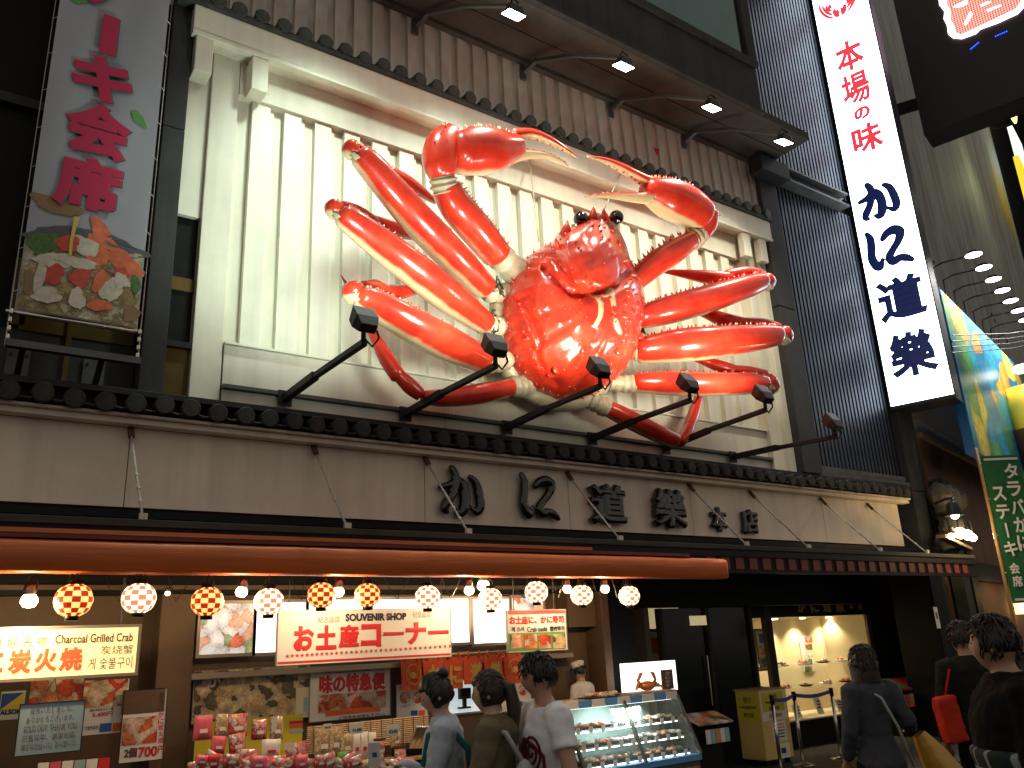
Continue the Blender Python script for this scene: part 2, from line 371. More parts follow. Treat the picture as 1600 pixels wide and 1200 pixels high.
# upper tile row
part('eave_board', 'tile_clay', B, (1.42,11.12,-.40,-.203,8.463,8.50))
rt = MB(); rt.tube([(0,.0,.02),(0,-.20,0)], .082, 18); rt.tube([(0,-.20,0),(0,-.215,-.001)], [.088,.078], 18)
pieces('round_tile', 'tile_clay', rt, [(1.555+.2483*k, -.205, 8.575+random.uniform(-.006,.006)) for k in range(39)], B, auto=40, rots=[(random.uniform(-.07,.07),0,random.uniform(-.07,.07)) for _ in range(39)])
pt = MB()
for k in range(6):
    a0, a1 = PI+PI*k/6, PI+PI*(k+1)/6
    c0, c1 = (math.cos(a0)*.085, math.sin(a0)*.05), (math.cos(a1)*.085, math.sin(a1)*.05)
    pt.add([(c0[0],0,c0[1]),(c1[0],0,c1[1]),(c1[0],-.19,c1[1]),(c0[0],-.19,c0[1]),(c0[0],0,c0[1]+.02),(c1[0],0,c1[1]+.02),(c1[0],-.19,c1[1]+.02),(c0[0],-.19,c0[1]+.02)],
           [(0,3,2,1),(4,5,6,7),(3,7,6,2),(0,1,5,4)])
pieces('pan_tile', 'tile_clay', pt, [(1.555+.124+.2483*k, -.207, 8.552) for k in range(38)], B, smooth=True)
# lower tile eave, gutter, moulding, fascia boards
part('gutter', 'dark_metal', B, (-2,14.02,-.30,-.14,4.06,4.119), bevel=.006)
part('eave_backing', 'dark_metal', B, (-2,13.98,-.15,.1,3.86,4.058))
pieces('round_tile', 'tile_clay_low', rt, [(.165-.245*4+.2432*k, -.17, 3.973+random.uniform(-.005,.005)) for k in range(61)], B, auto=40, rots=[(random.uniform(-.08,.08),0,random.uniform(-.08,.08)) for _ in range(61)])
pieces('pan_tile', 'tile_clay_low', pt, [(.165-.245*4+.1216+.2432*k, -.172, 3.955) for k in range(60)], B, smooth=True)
part('eave_moulding', 'fascia_board', B, (-2,14.0,-.24,-.101,3.815,3.868), (-2,13.96,-.30,-.101,3.869,3.895), bevel=.005)
jx = [-2,1.40,4.435,6.465,8.64,11.65,13.84]
for a, b in zip(jx, jx[1:]): part('fascia_panel', 'fascia_board', B, (a+.004,b-.004,-.10,-.02,3.09,3.814), bevel=.003)
part('fascia_backing', 'rust_iron', B, (-2,13.83,-.02,.2,2.9,3.86))
# soffit, spandrel and windows of the storey above
part('soffit', 'soffit_board', B, (-3,11.3,-1.22,-.202,9.665,9.80))
part('soffit_batten', 'soffit_board', B, (-3,11.28,-.34,-.252,9.60,9.664), (-3,11.28,-.75,-.70,9.645,9.664))
sp = part('spandrel', 'spandrel_board', B, (-3,6.0,-1.26,-1.1,9.72,10.55), (6.006,7.9,-1.26,-1.1,9.72,10.55), (7.906,10.05,-1.26,-1.1,9.72,10.55))
part('spandrel_trim', 'spandrel_board', sp, (-3,10.07,-1.30,-1.1,9.67,9.718), (-3,10.07,-1.32,-1.1,10.552,10.66))
for a, b in ((4.5,6.4),(6.6,7.15),(7.35,9.75)):
    w_ = part('window', 'window_frame', B, (a-.06,b+.06,-1.24,-1.16,10.662,12.6))
    part('pane', 'window_glass', w_, (a,b,-1.255,-1.242,10.7,12.55))
part('upper_wall', 'dark_wall', B, (-3,10.05,-1.15,0,10.661,14.5))
part('end_pier', 'column_stone', B, (9.86,10.06,-1.30,-1.152,10.662,14.5))
# right column, louvred bay, projecting steel beam
part('column', 'column_stone', B, (11.0,11.46,-.34,.2,4.12,6.90), (11.0,11.46,-.34,.2,6.915,9.60), bevel=.01)
part('bracket_beam', 'dark_metal', B, (10.75,11.5,-.62,-.345,9.27,9.56))
lb = part('louver_bay', 'louver_back', B, (11.46,14.15,-.02,.25,4.12,15.5))
lv = MB(); lv.box(-.03,.03,-.10,0,0,5.2)
pieces('louver_blade', 'louver_metal', lv, [(11.55+.108*k, -.021, 4.32) for k in range(25)], lb)
lv2 = MB(); lv2.box(-.03,.03,-.10,0,0,5.4)
pieces('louver_blade', 'louver_metal', lv2, [(11.55+.108*k, -.021, 9.86) for k in range(25)], lb)
part('steel_beam', 'grey_steel', lb, (11.47,13.75,-.34,-.022,9.54,9.58), (11.47,13.75,-.20,-.16,9.581,9.79), (11.47,13.75,-.34,-.022,9.791,9.83))
part('louver_sill', 'grey_steel', lb, (11.47,14.1,-.26,-.022,4.122,4.18), (11.47,14.1,-.20,-.022,4.185,4.30))
part('corner_pier', 'dark_wall', B, (14.15,14.55,-.25,.5,0,2.95), bevel=.01); part('corner_pier', 'column_stone', B, (14.15,14.55,-.25,.5,2.96,4.05), (14.15,14.55,-.25,.5,4.06,15.5), bevel=.01)
part('corner_pier', 'column_stone', B, (14.62,14.88,-.12,.5,0,15.5), bevel=.008)
# left bay: dark column, recess, dark glass
part('column', 'column_stone', B, (1.40,1.615,-.24,.3,4.12,6.95), (1.40,1.615,-.24,.3,6.962,9.60), bevel=.008)
part('side_recess', 'dark_wall', B, (1.617,1.872,-.004,-.001,4.70,6.10))
part('side_panel', 'cream_panel', B, (1.618,1.872,-.06,-.002,6.10,8.08))
part('side_panel', 'ochre_frame', B, (1.618,1.872,-.04,-.002,4.13,4.66))
part('recess_sill', 'dark_metal', B, (1.618,1.872,-.10,-.005,4.66,4.72))
part('recess_bar', 'ochre_frame', B, (1.63,1.87,-.03,-.0045,5.28,5.42))
part('left_bay', 'dark_wall', B, (-3,1.395,.05,.25,4.05,9.6))
part('bay_band', 'spandrel_board', B, (-3,1.39,-.02,.049,4.08,4.62)); part('bay_band', 'spandrel_board', B, (-3,1.39,-.03,.049,6.85,6.95))
part('bay_mullion', 'ochre_frame', B, (.33,.46,-.03,.049,4.66,5.3), (.42,1.36,-.03,.049,4.62,4.86), (.80,.84,-.05,.049,4.1,4.86))

tri = [at(1020,230,-.254),at(1031,234,-.254),at(1027,243,-.254)]; q = MB(); q.add(tri+[p+Vector((0,.002,0)) for p in tri],[(0,1,2),(5,4,3),(0,3,4,1),(1,4,5,2),(2,5,3,0)]); mat('mark_red',(.5,.02,.03),.5); q.build('red_triangle_mark','mark_red',B)
# ---------------- raised lettering on the fascia
RL = thing('raised_letter_sign', 'bulging glossy black raised characters mounted along the cream fascia board', 'sign lettering', at(900,790,-.1))
for ch, x0, y0, x1, y1 in (('か',682,733,752,808),('に',808,742,868,813),('道',915,757,973,822),('樂',1013,765,1067,827),('本',1106,793,1132,832),('店',1154,796,1180,836)):
    cx_,cy_ = (x0+x1)/2,(y0+y1)/2; c_ = at(cx_,cy_,-.104); w_ = at(x1,cy_,-.104).x-at(x0,cy_,-.104).x; h_ = at(cx_,y0,-.104).z-at(cx_,y1,-.104).z
    z = heavy(ch, w_, h_, .13 if w_>.4 else .08, .011 if w_>.4 else .007); Mz = Matrix.Translation(c_)@FACE; z.v = [tuple(Mz@Vector(v)) for v in z.v]; z.build('raised_character','black_gloss',RL,True)

# ---------------- street awning with its tie rods
A = thing('street_awning', 'long black flat awning with red checker edge hung on thin white rods', 'awning', (6,-.5,2.8))
mb = MB(); mb.add([(-3,-.95,2.80),(14.3,-.95,2.80),(14.3,-.02,2.94),(-3,-.02,2.94),(-3,-.95,2.845),(14.3,-.95,2.845),(14.3,-.02,2.985),(-3,-.02,2.985)],
   [(0,3,2,1),(4,5,6,7),(0,1,5,4),(1,2,6,5),(2,3,7,6),(3,0,4,7)]); mb.build('canopy_sheet','awning_black',A)
part('front_rail','awning_top',A,(-3,14.32,-1.0,-.951,2.79,2.85),bevel=.006)
part('valance','awning_black',A,(-3,14.3,-.985,-.955,2.50,2.789))
part('valance_rail','awning_black',A,(-3,14.3,-1.01,-.986,2.50,2.54),(-3,14.3,-1.01,-.986,2.70,2.76))
rp = MB(); rp.box(-.075,.075,-.012,0,-.07,.07)
pieces('red_panel','awning_red',rp,[(7.9+.262*k,-.9865,2.62) for k in range(24)],A)
for a, b in (((204,672),(225,815)),((490,700),(542,828)),((664,717),(737,836)),((887,742),(965,847)),((1077,760),(1159,856)),((1172,771),(1258,861)),((1283,782),(1367,866)),((1356,790),(1440,869))):
    t = at(*a,-.115); bt = Vector((t.x,-.975,2.85)); q = MB(); q.cyl(t,bt,.011,n=8); d = bt-t
    for f in (.52,.66,.8): q.cyl(t+d*f,t+d*(f+.035),.016,n=8)
    r_ = q.build('tie_rod','white_rod',A,True)
    q = MB(); q.bar(t+Vector((0,.012,.04)),t+d*.09,.05,.03); q.build('rod_bracket','rust_iron',r_)
    q = MB(); q.box(bt.x-.03,bt.x+.03,-.995,-.955,2.85,2.90); q.build('rod_foot','white_rod',r_)
# rolled orange awning
RO = thing('awning_roll', 'long faded orange rolled-up awning beam above the lanterns', 'awning', (3,-1.05,2.5))
prof = [(-.93,2.44),(-.95,2.425),(-1.125,2.42),(-1.142,2.435),(-1.146,2.60),(-1.138,2.635),(-1.115,2.655),(-.96,2.66),(-.93,2.63)]
xs = [-3+.25*i for i in range(45)]+[8.0,8.03]; Pt = []
for i, x in enumerate(xs):
    w = .0015*math.sin(x*3.1)+.001*math.sin(x*7.7); k = .93 if i == len(xs)-1 else 1
    Pt += [(x,-1.035+(y+1.035)*k,2.54+(z-2.54)*k+w) for y,z in prof]
q = MB(); q.grid(Pt,len(xs),len(prof),close=True); q.add(Pt[-9:],[tuple(range(9))]); q.build('cloth_roll','awning_orange',RO,auto=50)
part('fabric_fold','awning_red',RO,(-3,7.4,-1.13,-.99,2.667,2.70)); part('fabric_fold','awning_orange',RO,(-3,5.9,-1.135,-.99,2.702,2.735))
# ================================================================ giant crab
def crab_mat(name, red=(.64,.024,.011), cream=(.66,.50,.27), rough=.16):
    M = bpy.data.materials.new(name); M.use_nodes = True; _M[name] = M
    nt = M.node_tree; b = nt.nodes['Principled BSDF']; N = nt.nodes.new; L = nt.links.new
    at_ = N('ShaderNodeAttribute'); at_.attribute_name = 'tone'; tc = N('ShaderNodeTexCoord')
    no = N('ShaderNodeTexNoise'); no.inputs['Scale'].default_value = 5; no.inputs['Detail'].default_value = 6; L(tc.outputs['Object'], no.inputs[0])
    ad = N('ShaderNodeMath'); ad.operation = 'MULTIPLY_ADD'; ad.inputs[1].default_value = .5; L(no.outputs['Fac'], ad.inputs[0])
    sb = N('ShaderNodeMath'); sb.operation = 'SUBTRACT'; sb.inputs[1].default_value = .25; L(at_.outputs['Fac'], sb.inputs[0]); L(sb.outputs[0], ad.inputs[2])
    r = N('ShaderNodeMapRange'); r.inputs[1].default_value = .25; r.inputs[2].default_value = .75; r.interpolation_type = 'SMOOTHSTEP'; L(ad.outputs[0], r.inputs[0])
    cr = N('ShaderNodeValToRGB'); e = cr.color_ramp; e.elements[0].position = .3; e.elements[0].color = (*[c*.88 for c in red],1); e.elements[1].position = .72; e.elements[1].color = (red[0]*1.12,red[1]*2.2,red[2]*1.8,1)
    L(no.outputs['Fac'], cr.inputs[0])
    mx = N('ShaderNodeMix'); mx.data_type = 'RGBA'; L(r.outputs[0], mx.inputs[0]); L(cr.outputs[0], mx.inputs[6]); mx.inputs[7].default_value = (*cream,1)
    # fine dark speckle between the paint
    n3 = N('ShaderNodeTexNoise'); n3.inputs['Scale'].default_value = 45; n3.inputs['Detail'].default_value = 3; L(tc.outputs['Object'], n3.inputs[0])
    r3 = N('ShaderNodeMapRange'); r3.inputs[1].default_value = .3; r3.inputs[2].default_value = .5; r3.inputs[3].default_value = .9; r3.inputs[4].default_value = 1; L(n3.outputs['Fac'], r3.inputs[0])
    m2 = N('ShaderNodeMix'); m2.data_type = 'RGBA'; m2.blend_type = 'MULTIPLY'; m2.inputs[0].default_value = 1; L(mx.outputs[2], m2.inputs[6]); L(r3.outputs[0], m2.inputs[7])
    L(m2.outputs[2], b.inputs['Base Color']); b.inputs['Roughness'].default_value = rough+.2
    b.inputs['Specular IOR Level'].default_value = .3; b.inputs['Coat Weight'].default_value = 1; b.inputs['Coat Roughness'].default_value = .13; b.inputs['Coat IOR'].default_value = 1.4
    nb = N('ShaderNodeTexNoise'); nb.inputs['Scale'].default_value = 9; nb.inputs['Detail'].default_value = 5; L(tc.outputs['Object'], nb.inputs[0])
    vo = N('ShaderNodeTexVoronoi'); vo.inputs['Scale'].default_value = 24; L(tc.outputs['Object'], vo.inputs['Vector'])
    rv = N('ShaderNodeMapRange'); rv.inputs[1].default_value = 0; rv.inputs[2].default_value = .35; rv.inputs[3].default_value = .35; rv.inputs[4].default_value = 0; L(vo.outputs['Distance'], rv.inputs[0])
    sm = N('ShaderNodeMath'); L(nb.outputs['Fac'], sm.inputs[0]); L(rv.outputs[0], sm.inputs[1])
    bp = N('ShaderNodeBump'); bp.inputs['Strength'].default_value = .06; bp.inputs['Distance'].default_value = .05; L(sm.outputs[0], bp.inputs['Height'])
    L(bp.outputs[0], b.inputs['Normal']); L(bp.outputs[0], b.inputs['Coat Normal'])
    return M
crab_mat('crab_shell'); crab_mat('crab_limb')
for k in ('crab_limb',):
    for n in _M[k].node_tree.nodes:
        if n.type == 'BUMP': n.inputs['Strength'].default_value = .05
mat('crab_joint', (.50,.44,.29), .4, coat=.4, var=.25, vscale=8, bump=.3, bscale=14)
mat('crab_tie', (.05,.045,.03), .6)
mat('eye_black', (.004,.004,.005), .05, coat=1)
CR = thing('crab_sculpture', 'giant glossy red crab sculpture with cream joints spread across the cream panel wall', 'crab sculpture', at(890,500,-.3))
CREAM = Vector((-.12,.30,-1)).normalized()
def sst(x, a, b): t = min(1,max(0,(x-a)/(b-a))); return t*t*(3-2*t)
def spline(pts, n):
    """pts: (px,py,Y,radius_px) -> world points and radii"""
    W_ = []
    for px,py,Y,r in pts: p = at(px,py,Y); W_.append(np.array([p.x,p.y,p.z,r/ppm(p)]))
    W_ = np.array(W_); m_ = len(W_); out = []
    for i in range(n+1):
        t = i/n*(m_-1); k = min(int(t),m_-2); u = t-k
        p0,p1,p2,p3 = W_[max(k-1,0)],W_[k],W_[k+1],W_[min(k+2,m_-1)]
        out.append(.5*((2*p1)+(p2-p0)*u+(2*p0-5*p1+4*p2-p3)*u*u+(3*p1-p0-3*p2+p3)*u**3))
    return out
def limb(name, pts, parent, n=16, seg=16, cream=.55, spikes=0, spike_dir=(0,-.5,1), flat=.85, r0=.72, r1=.72, tip=False, mt='crab_limb', sl=.07, endtone=0):
    q = MB(); sp = spline(pts, n); P = [Vector(s[:3]) for s in sp]; R = [float(s[3]) for s in sp]
    # rounded ends
    d0 = (P[0]-P[1]).normalized(); d1 = (P[-1]-P[-2]).normalized()
    if not tip:
        P = [P[0]+d0*R[0]*.42, P[0]+d0*R[0]*.30]+P+[P[-1]+d1*R[-1]*.30, P[-1]+d1*R[-1]*.42]
        R = [R[0]*.25*r0/.72, R[0]*r0]+R+[R[-1]*r1, R[-1]*.25*r1/.72]
    else:
        P = [P[0]+d0*R[0]*.42, P[0]+d0*R[0]*.30]+P; R = [R[0]*.25, R[0]*r0]+R
    q.tube(P, R, seg, True, flat, (0,-1,0.2), colf=lambda t,a,d: max(sst(d.normalized().dot(CREAM), cream, cream+.4), endtone*sst(t,.86,.97), endtone*sst(1-t,.9,.98)))
    if spikes:
        sd = Vector(spike_dir).normalized()
        for k in range(spikes):
            t = (k+.5+random.uniform(-.25,.25))/spikes*(len(P)-5)+2; i = int(t); p = P[i].lerp(P[i+1], t-i); r = R[i]
            dd = (sd+Vector((random.uniform(-.25,.25),random.uniform(-.25,.25),random.uniform(-.25,.25)))).normalized()
            ax = (P[i+1]-P[i]).normalized(); dd = (dd-ax*dd.dot(ax)).normalized()
            q.cone(p+dd*r*.86, p+dd*(r+sl*random.uniform(.5,1.1)), .018, 5, random.choice((0,0,.6)))
    return q.build(name, mt, parent, True)
def joint(name, pts, parent, rings=3, n=18):
    q = MB(); sp = spline(pts, n); P = [Vector(s[:3]) for s in sp]; R = [float(s[3])*(1+.10*math.sin(i/n*rings*2*PI)) for i,s in enumerate(sp)]
    q.tube(P, R, 14); return q.build(name, 'crab_joint', parent, True)

# ---- carapace
rim = [(925,372),(950,385),(970,420),(982,460),(985,500),(978,540),(962,575),(938,605),(905,622),(870,622),(835,607),(808,580),(793,545),(787,505),(789,465),(800,432),(822,405),(850,388),(885,372)]
YR = -.55; C0 = at(890,500,YR)
rw = [at(x,y,YR)-C0 for x,y in rim]; ang = [math.atan2(v.z,v.x) for v in rw]; rad = [math.hypot(v.x,v.z) for v in rw]
o_ = sorted(zip(ang,rad)); A_ = np.array([a for a,_ in o_]); R_ = np.array([r for _,r in o_])
A_ = np.concatenate([A_-2*PI,A_,A_+2*PI]); R_ = np.concatenate([R_]*3)
NT, NR = 220, 110
lumps = [(random.uniform(795,985), random.uniform(400,620), random.uniform(2.5,6), random.uniform(.006,.016)) for _ in range(150)]
lumps += [(803+k*4.2+random.uniform(-2,2), 470+k*9, 5, .05) for k in range(14)]
big = [(850,450,34,.13),(835,530,40,.08),(930,490,22,.10),(955,540,34,.08),(880,575,30,.07),(900,500,14,.05),(965,460,24,.12),(905,540,26,.05)]
strokes = [[(910,446),(922,462),(927,480),(925,500),(919,513)],[(951,453),(943,466),(945,485),(951,505),(959,521)],[(922,462),(933,467),(943,466)]]
groove = [(848,425),(868,445),(893,462),(915,462),(945,458),(968,440),(985,425)]
groove2 = [(812,470),(835,520),(840,560),(870,600)]
def pixof(v):
    c = (v-np.array([0,-CAM_D,CAM_H]))@ROT; return np.stack([800+FPX*c[...,0]/c[...,2], 600+FPX*c[...,1]/c[...,2]],-1)
def segd(p, L_):
    d = np.full(p.shape[:-1],1e9)
    for a,b in zip(L_,L_[1:]):
        a = np.array(a,float); b = np.array(b,float); t = np.clip(((p-a)@(b-a))/((b-a)@(b-a)),0,1); d = np.minimum(d,np.linalg.norm(p-a-t[...,None]*(b-a),axis=-1))
    return d
def nst(x,a,b): t = np.clip((x-a)/(b-a),0,1); return t*t*(3-2*t)
r = np.linspace(0,1,NR)[:,None]*np.ones((1,NT)); th = (2*PI*np.arange(NT)/NT-PI)[None,:]*np.ones((NR,1)); Rm = np.interp(th,A_,R_)
wob = 1+.010*np.sin(th*23)+.006*np.sin(th*41+1)
rr = np.sin(np.minimum(r*1.05,1)*PI/2); h = .78*np.maximum(0,1-rr**2.3)**.62; h = np.where(r*1.05>1,-(r*1.05-1)*3.0,h)
V = np.stack([C0.x+np.cos(th)*Rm*rr*wob, YR-h, C0.z+np.sin(th)*Rm*rr*wob],-1)
p = pixof(V); k = np.minimum(1,(1-r)*6); up = np.zeros_like(r)
for bx,by,s,a in big: up += a*np.exp(-((p[...,0]-bx)**2+(p[...,1]-by)**2)/(2*s*s))
for bx,by,s,a in lumps: up += a*np.exp(-((p[...,0]-bx)**2+(p[...,1]-by)**2)/(s*s))
up -= .10*np.exp(-(segd(p,groove)/6)**2); up -= .05*np.exp(-(segd(p,groove2)/7)**2)
ds = np.minimum.reduce([segd(p,L_) for L_ in strokes]); up += .03*np.exp(-(ds/4)**2)
n = np.stack([np.cos(th)*r*.7,-np.ones_like(r),np.sin(th)*r*.7],-1); n /= np.linalg.norm(n,axis=-1,keepdims=True)
V = V+n*(up*k)[...,None]
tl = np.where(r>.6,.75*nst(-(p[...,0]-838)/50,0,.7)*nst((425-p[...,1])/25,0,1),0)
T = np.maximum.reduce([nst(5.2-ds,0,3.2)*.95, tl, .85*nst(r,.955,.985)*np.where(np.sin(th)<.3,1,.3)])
V_ = [tuple(x) for x in V.reshape(-1,3)]; T_ = T.reshape(-1).tolist()
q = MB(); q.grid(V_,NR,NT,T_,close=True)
# rows of spines along the margin and ridges
for k in range(70):
    th = 2*PI*k/70-PI; idx = int((th+PI)/(2*PI)*NT)%NT
    for ring,rs in ((int(NR*.86),.05),(int(NR*.72),.035)):
        if random.random()<.2: continue
        b0 = Vector(V_[ring*NT+idx]); d = (Vector((math.cos(th),-.7,math.sin(th)+.25))).normalized(); q.cone(b0-d*.01,b0+d*rs*random.uniform(.7,1.5),.020,6,0)
for _ in range(240):
    i = random.randint(8,int(NR*.8)); j = random.randint(0,NT-1); b0 = Vector(V_[i*NT+j]); d = (b0-Vector((C0.x,YR+.3,C0.z))).normalized(); q.cone(b0-d*.01,b0+d*random.uniform(.012,.024),.022,6,0)
for _ in range(36):
    i = random.randint(10,int(NR*.78)); j = random.randint(0,NT-1); b0 = Vector(V_[i*NT+j]); rr_ = random.uniform(.02,.06); q.sph(b0,(rr_*random.uniform(.8,1.6),rr_*.45,rr_),12,8)
shell = q.build('carapace','crab_shell',CR,True)
# cream underside rim
q = MB(); pr = []
for j in range(64):
    th = 2*PI*j/64-PI; Rm = float(np.interp(th,A_,R_))*(1.035-.12*sst(math.sin(th),.0,.5)); pr.append((C0.x+math.cos(th)*Rm,-.46,C0.z+math.sin(th)*Rm))
q.tube(pr+[pr[0]],[.095*(1-.75*sst(math.sin(2*PI*j/64-PI),.0,.5)) for j in range(65)],10,False); q.build('underside_rim','crab_joint',CR,True)
q = MB(); q.sph((C0.x,-.42,C0.z),(.82,.26,.92),24,12); q.build('underside','crab_joint',CR,True)
q = MB(); q.box(C0.x-.25,C0.x+.25,-.4,-.08,C0.z-.5,C0.z+.5); q.build('wall_mount','dark_metal',CR)
# ---- head plate with forked rostrum
rows = [(470,912,955,-1.16,.02),(458,895,970,-1.24,.10),(440,880,982,-1.27,.20),(418,872,986,-1.27,.25),(396,868,983,-1.26,.26),(378,866,977,-1.24,.22),(364,872,970,-1.21,.17),(353,893,962,-1.18,.12),(345,914,953,-1.16,.09),(337,923,948,-1.15,.06)]
NP = 40; Hp = []; Ht = []
rs_ = []
for i in range(len(rows)-1):
    for u in (0,.25,.5,.75): rs_.append([rows[i][k]+(rows[i+1][k]-rows[i][k])*u for k in range(5)])
rs_.append(list(rows[-1]))
for i,(cy,xl,xr,Y,bu) in enumerate(rs_):
    for j in range(NP+1):
        u = j/NP; ar = math.sin(u*PI)**.7; e = 1-abs(2*u-1)
        x = xl+(xr-xl)*u; nz = .022*math.sin(x*.11+cy*.08)*math.sin(cy*.10+1)+.004*math.sin(x*.33-cy*.21)
        mid = -.05*math.exp(-((u-.52)/.10)**2)*(1-abs(2*i/len(rs_)-1))
        Hp.append(tuple(at(x,cy,Y+.22*(1-min(1,e*3)) -bu*ar - nz*ar - mid))); Ht.append(0)
q = MB(); q.grid(Hp,len(rs_),NP+1,Ht)
for tp,bs,Yb,r in (((928,322),(926,347),-1.17,11),((943,326),(945,347),-1.17,10),((887,344),(884,368),-1.20,12),((966,372),(968,386),-1.20,6),((868,372),(872,388),-1.18,6),((958,352),(956,364),-1.20,5)):
    a = at(*bs,Yb); b_ = at(*tp,Yb-.08); q.tube([a,a.lerp(b_,.5),b_],[r/ppm(a),r/ppm(a)*.6,.006],8,True,colf=lambda t,a,d:0)
for _ in range(30):
    k = random.randint(0,len(Hp)-1); b0 = Vector(Hp[k]); d = Vector((random.uniform(-.4,.4),-1,random.uniform(0,.6))).normalized(); q.cone(b0,b0+d*random.uniform(.02,.045),.02,6,0)
head = q.build('head_plate','crab_shell',CR,True)
q = MB(); 
q.sph(at(925,410,-.98),(.42,.28,.36),20,12); q.hasc = True; q.c = [0.0]*len(q.v); q.build('head_base','crab_shell',CR,True)
for x,y,r in ((908,343,12.5),(963,340,11.5)):
    c = at(x,y,-1.12); e = MB(); e.sph(c,r/ppm(c),24,16); eo = e.build('eye','eye_black',CR,True)
    e = MB(); e.tube([c+Vector((-.02,.06,-.05)),c+Vector((0,.10,-.20)),c+Vector((.02,.14,-.36))],[.075,.03,.025],12); e.build('eye_stalk','crab_joint',eo,True)
# ---- claws
def claw(label, merus, carpus, palm, thumb, finger, jt, sp, sj):
    m_ = limb('claw_arm', merus, CR, 18, 18, spikes=30, spike_dir=sp, cream=.75, endtone=.4, sl=.045); m_['label'] = label
    joint('elbow_joint', jt, m_)
    joint('shoulder_joint', sj, m_, 3)
    limb('wrist', carpus, m_, 10, 16, cream=.95, spikes=12, flat=.95, sl=.03)
    limb('pincer_palm', palm, m_, 18, 20, cream=.62, spikes=40, flat=.9, sl=.025)
    limb('pincer_thumb', thumb, m_, 16, 12, cream=.15, tip=True, flat=.8, spikes=14, spike_dir=(0,0,-1), sl=.015)
    limb('pincer_finger', finger, m_, 16, 12, cream=-.6, tip=True, flat=.8, spikes=14, spike_dir=(0,0,1), sl=.015)
    return m_
claw('left raised claw reaching over the head', [(776,398,-.75,25),(745,360,-.9,28),(715,325,-1.0,28),(697,296,-1.05,24)],
     [(693,272,-1.1,24),(687,250,-1.14,29),(692,226,-1.15,28),(706,212,-1.15,22)],
     [(716,240,-1.18,36),(740,236,-1.2,40),(768,236,-1.2,38),(795,232,-1.2,27),(806,230,-1.2,22)],
     [(800,212,-1.2,12),(828,209,-1.25,10),(858,219,-1.3,7.5),(884,234,-1.35,4.5),(902,246,-1.36,1)],
     [(800,245,-1.2,13),(824,241,-1.22,9),(852,243,-1.25,6),(874,251,-1.28,3.5),(889,260,-1.3,.9)],
     [(697,300,-1.04,20),(694,288,-1.07,22),(692,276,-1.1,20)], (.7,-.3,.55), [(822,448,-.5,20),(806,425,-.6,22),(790,408,-.72,20),(780,401,-.76,22)])
claw('right raised claw bent above the eyes', [(988,443,-.8,19),(1020,415,-.95,23),(1055,392,-1.05,22),(1082,374,-1.1,17)],
     [(1092,366,-1.14,17),(1101,350,-1.18,21),(1100,336,-1.2,24)],
     [(1093,338,-1.2,30),(1070,322,-1.22,34),(1045,310,-1.25,33),(1022,300,-1.25,25),(1012,296,-1.25,20)],
     [(1018,287,-1.25,11),(995,276,-1.28,10),(968,261,-1.32,8),(940,249,-1.36,4.5),(914,244,-1.38,1)],
     [(1014,309,-1.25,12),(992,309,-1.28,9),(960,306,-1.3,6),(935,306,-1.32,3.5),(913,308,-1.34,1)],
     [(1080,376,-1.1,16),(1088,370,-1.13,16),(1095,362,-1.15,15)], (-.4,-.2,.8), [(950,455,-.55,16),(970,450,-.7,18),(986,444,-.8,16)])
# ---- walking legs: thigh (the part) with hip joint, knee, shin and toe as sub-parts
def leg(label, merus, hip, knee, shin, extra=(), spikes=22, kc=True):
    m_ = limb('leg', merus, CR, 20, 18, spikes=spikes*2, cream=.66, flat=.8, sl=.009); m_['label'] = label
    joint('hip_joint', hip, m_, 4)
    if knee:
        limb('knee', knee, m_, 8, 16, cream=.35)
        k0 = knee[0]; joint('knee_joint', [(k0[0]+3,k0[1]+8,k0[2]-.02,k0[3]*.80),(k0[0]-1,k0[1]+15,k0[2]+.02,k0[3]*.66)], m_, 1, 6)
    limb('shin', shin, m_, 12, 14, cream=.75, r0=.85)
    for e in extra: limb('toe', e, m_, 12, 12, cream=.9, tip=True)
    return m_
leg('upper left walking leg', [(757,450,-.62,22),(705,398,-.85,28),(640,330,-1.05,28),(585,266,-1.15,24),(563,243,-1.18,20)],
    [(800,455,-.5,14),(780,458,-.55,15),(762,456,-.6,16)], [(556,232,-1.18,16),(550,234,-1.15,17),(553,240,-1.1,15)],
    [(560,236,-1.05,14),(582,251,-.9,15),(606,269,-.75,11)], [[(604,269,-.74,13),(640,288,-.6,12),(680,315,-.4,5)]])
leg('middle left walking leg', [(757,506,-.62,20),(700,462,-.9,29),(630,408,-1.1,29),(560,354,-1.22,24),(536,337,-1.24,20)],
    [(800,510,-.5,14),(780,510,-.55,15),(760,508,-.6,16)], [(529,326,-1.22,16),(523,327,-1.18,17),(525,334,-1.12,15)],
    [(536,326,-1.1,14),(558,336,-.95,16),(584,350,-.78,13)], [[(581,350,-.77,16),(618,360,-.6,14),(662,372,-.4,6)]])
leg('lower left walking leg', [(752,562,-.64,24),(700,538,-.9,31),(640,505,-1.1,30),(585,474,-1.2,25),(565,466,-1.22,21)],
    [(800,560,-.5,14),(780,565,-.55,16),(758,566,-.6,18)], [(562,455,-1.2,18),(553,456,-1.16,20),(556,466,-1.1,17)],
    [(566,450,-1.05,13),(582,450,-.95,16),(601,456,-.85,13)], [[(598,457,-.84,14),(628,456,-.7,13),(672,448,-.5,6)]])
leg('bottom left rear leg', [(796,606,-.52,17),(750,615,-.6,20),(700,621,-.65,18),(664,621,-.66,13)],
    [(838,606,-.45,14),(815,604,-.5,17),(798,605,-.52,17)], None,
    [(655,616,-.65,12),(640,603,-.63,14),(620,583,-.6,11)], [[(622,588,-.6,14),(604,560,-.55,14),(582,520,-.5,9),(556,470,-.45,7),(533,430,-.4,1)]], spikes=0)
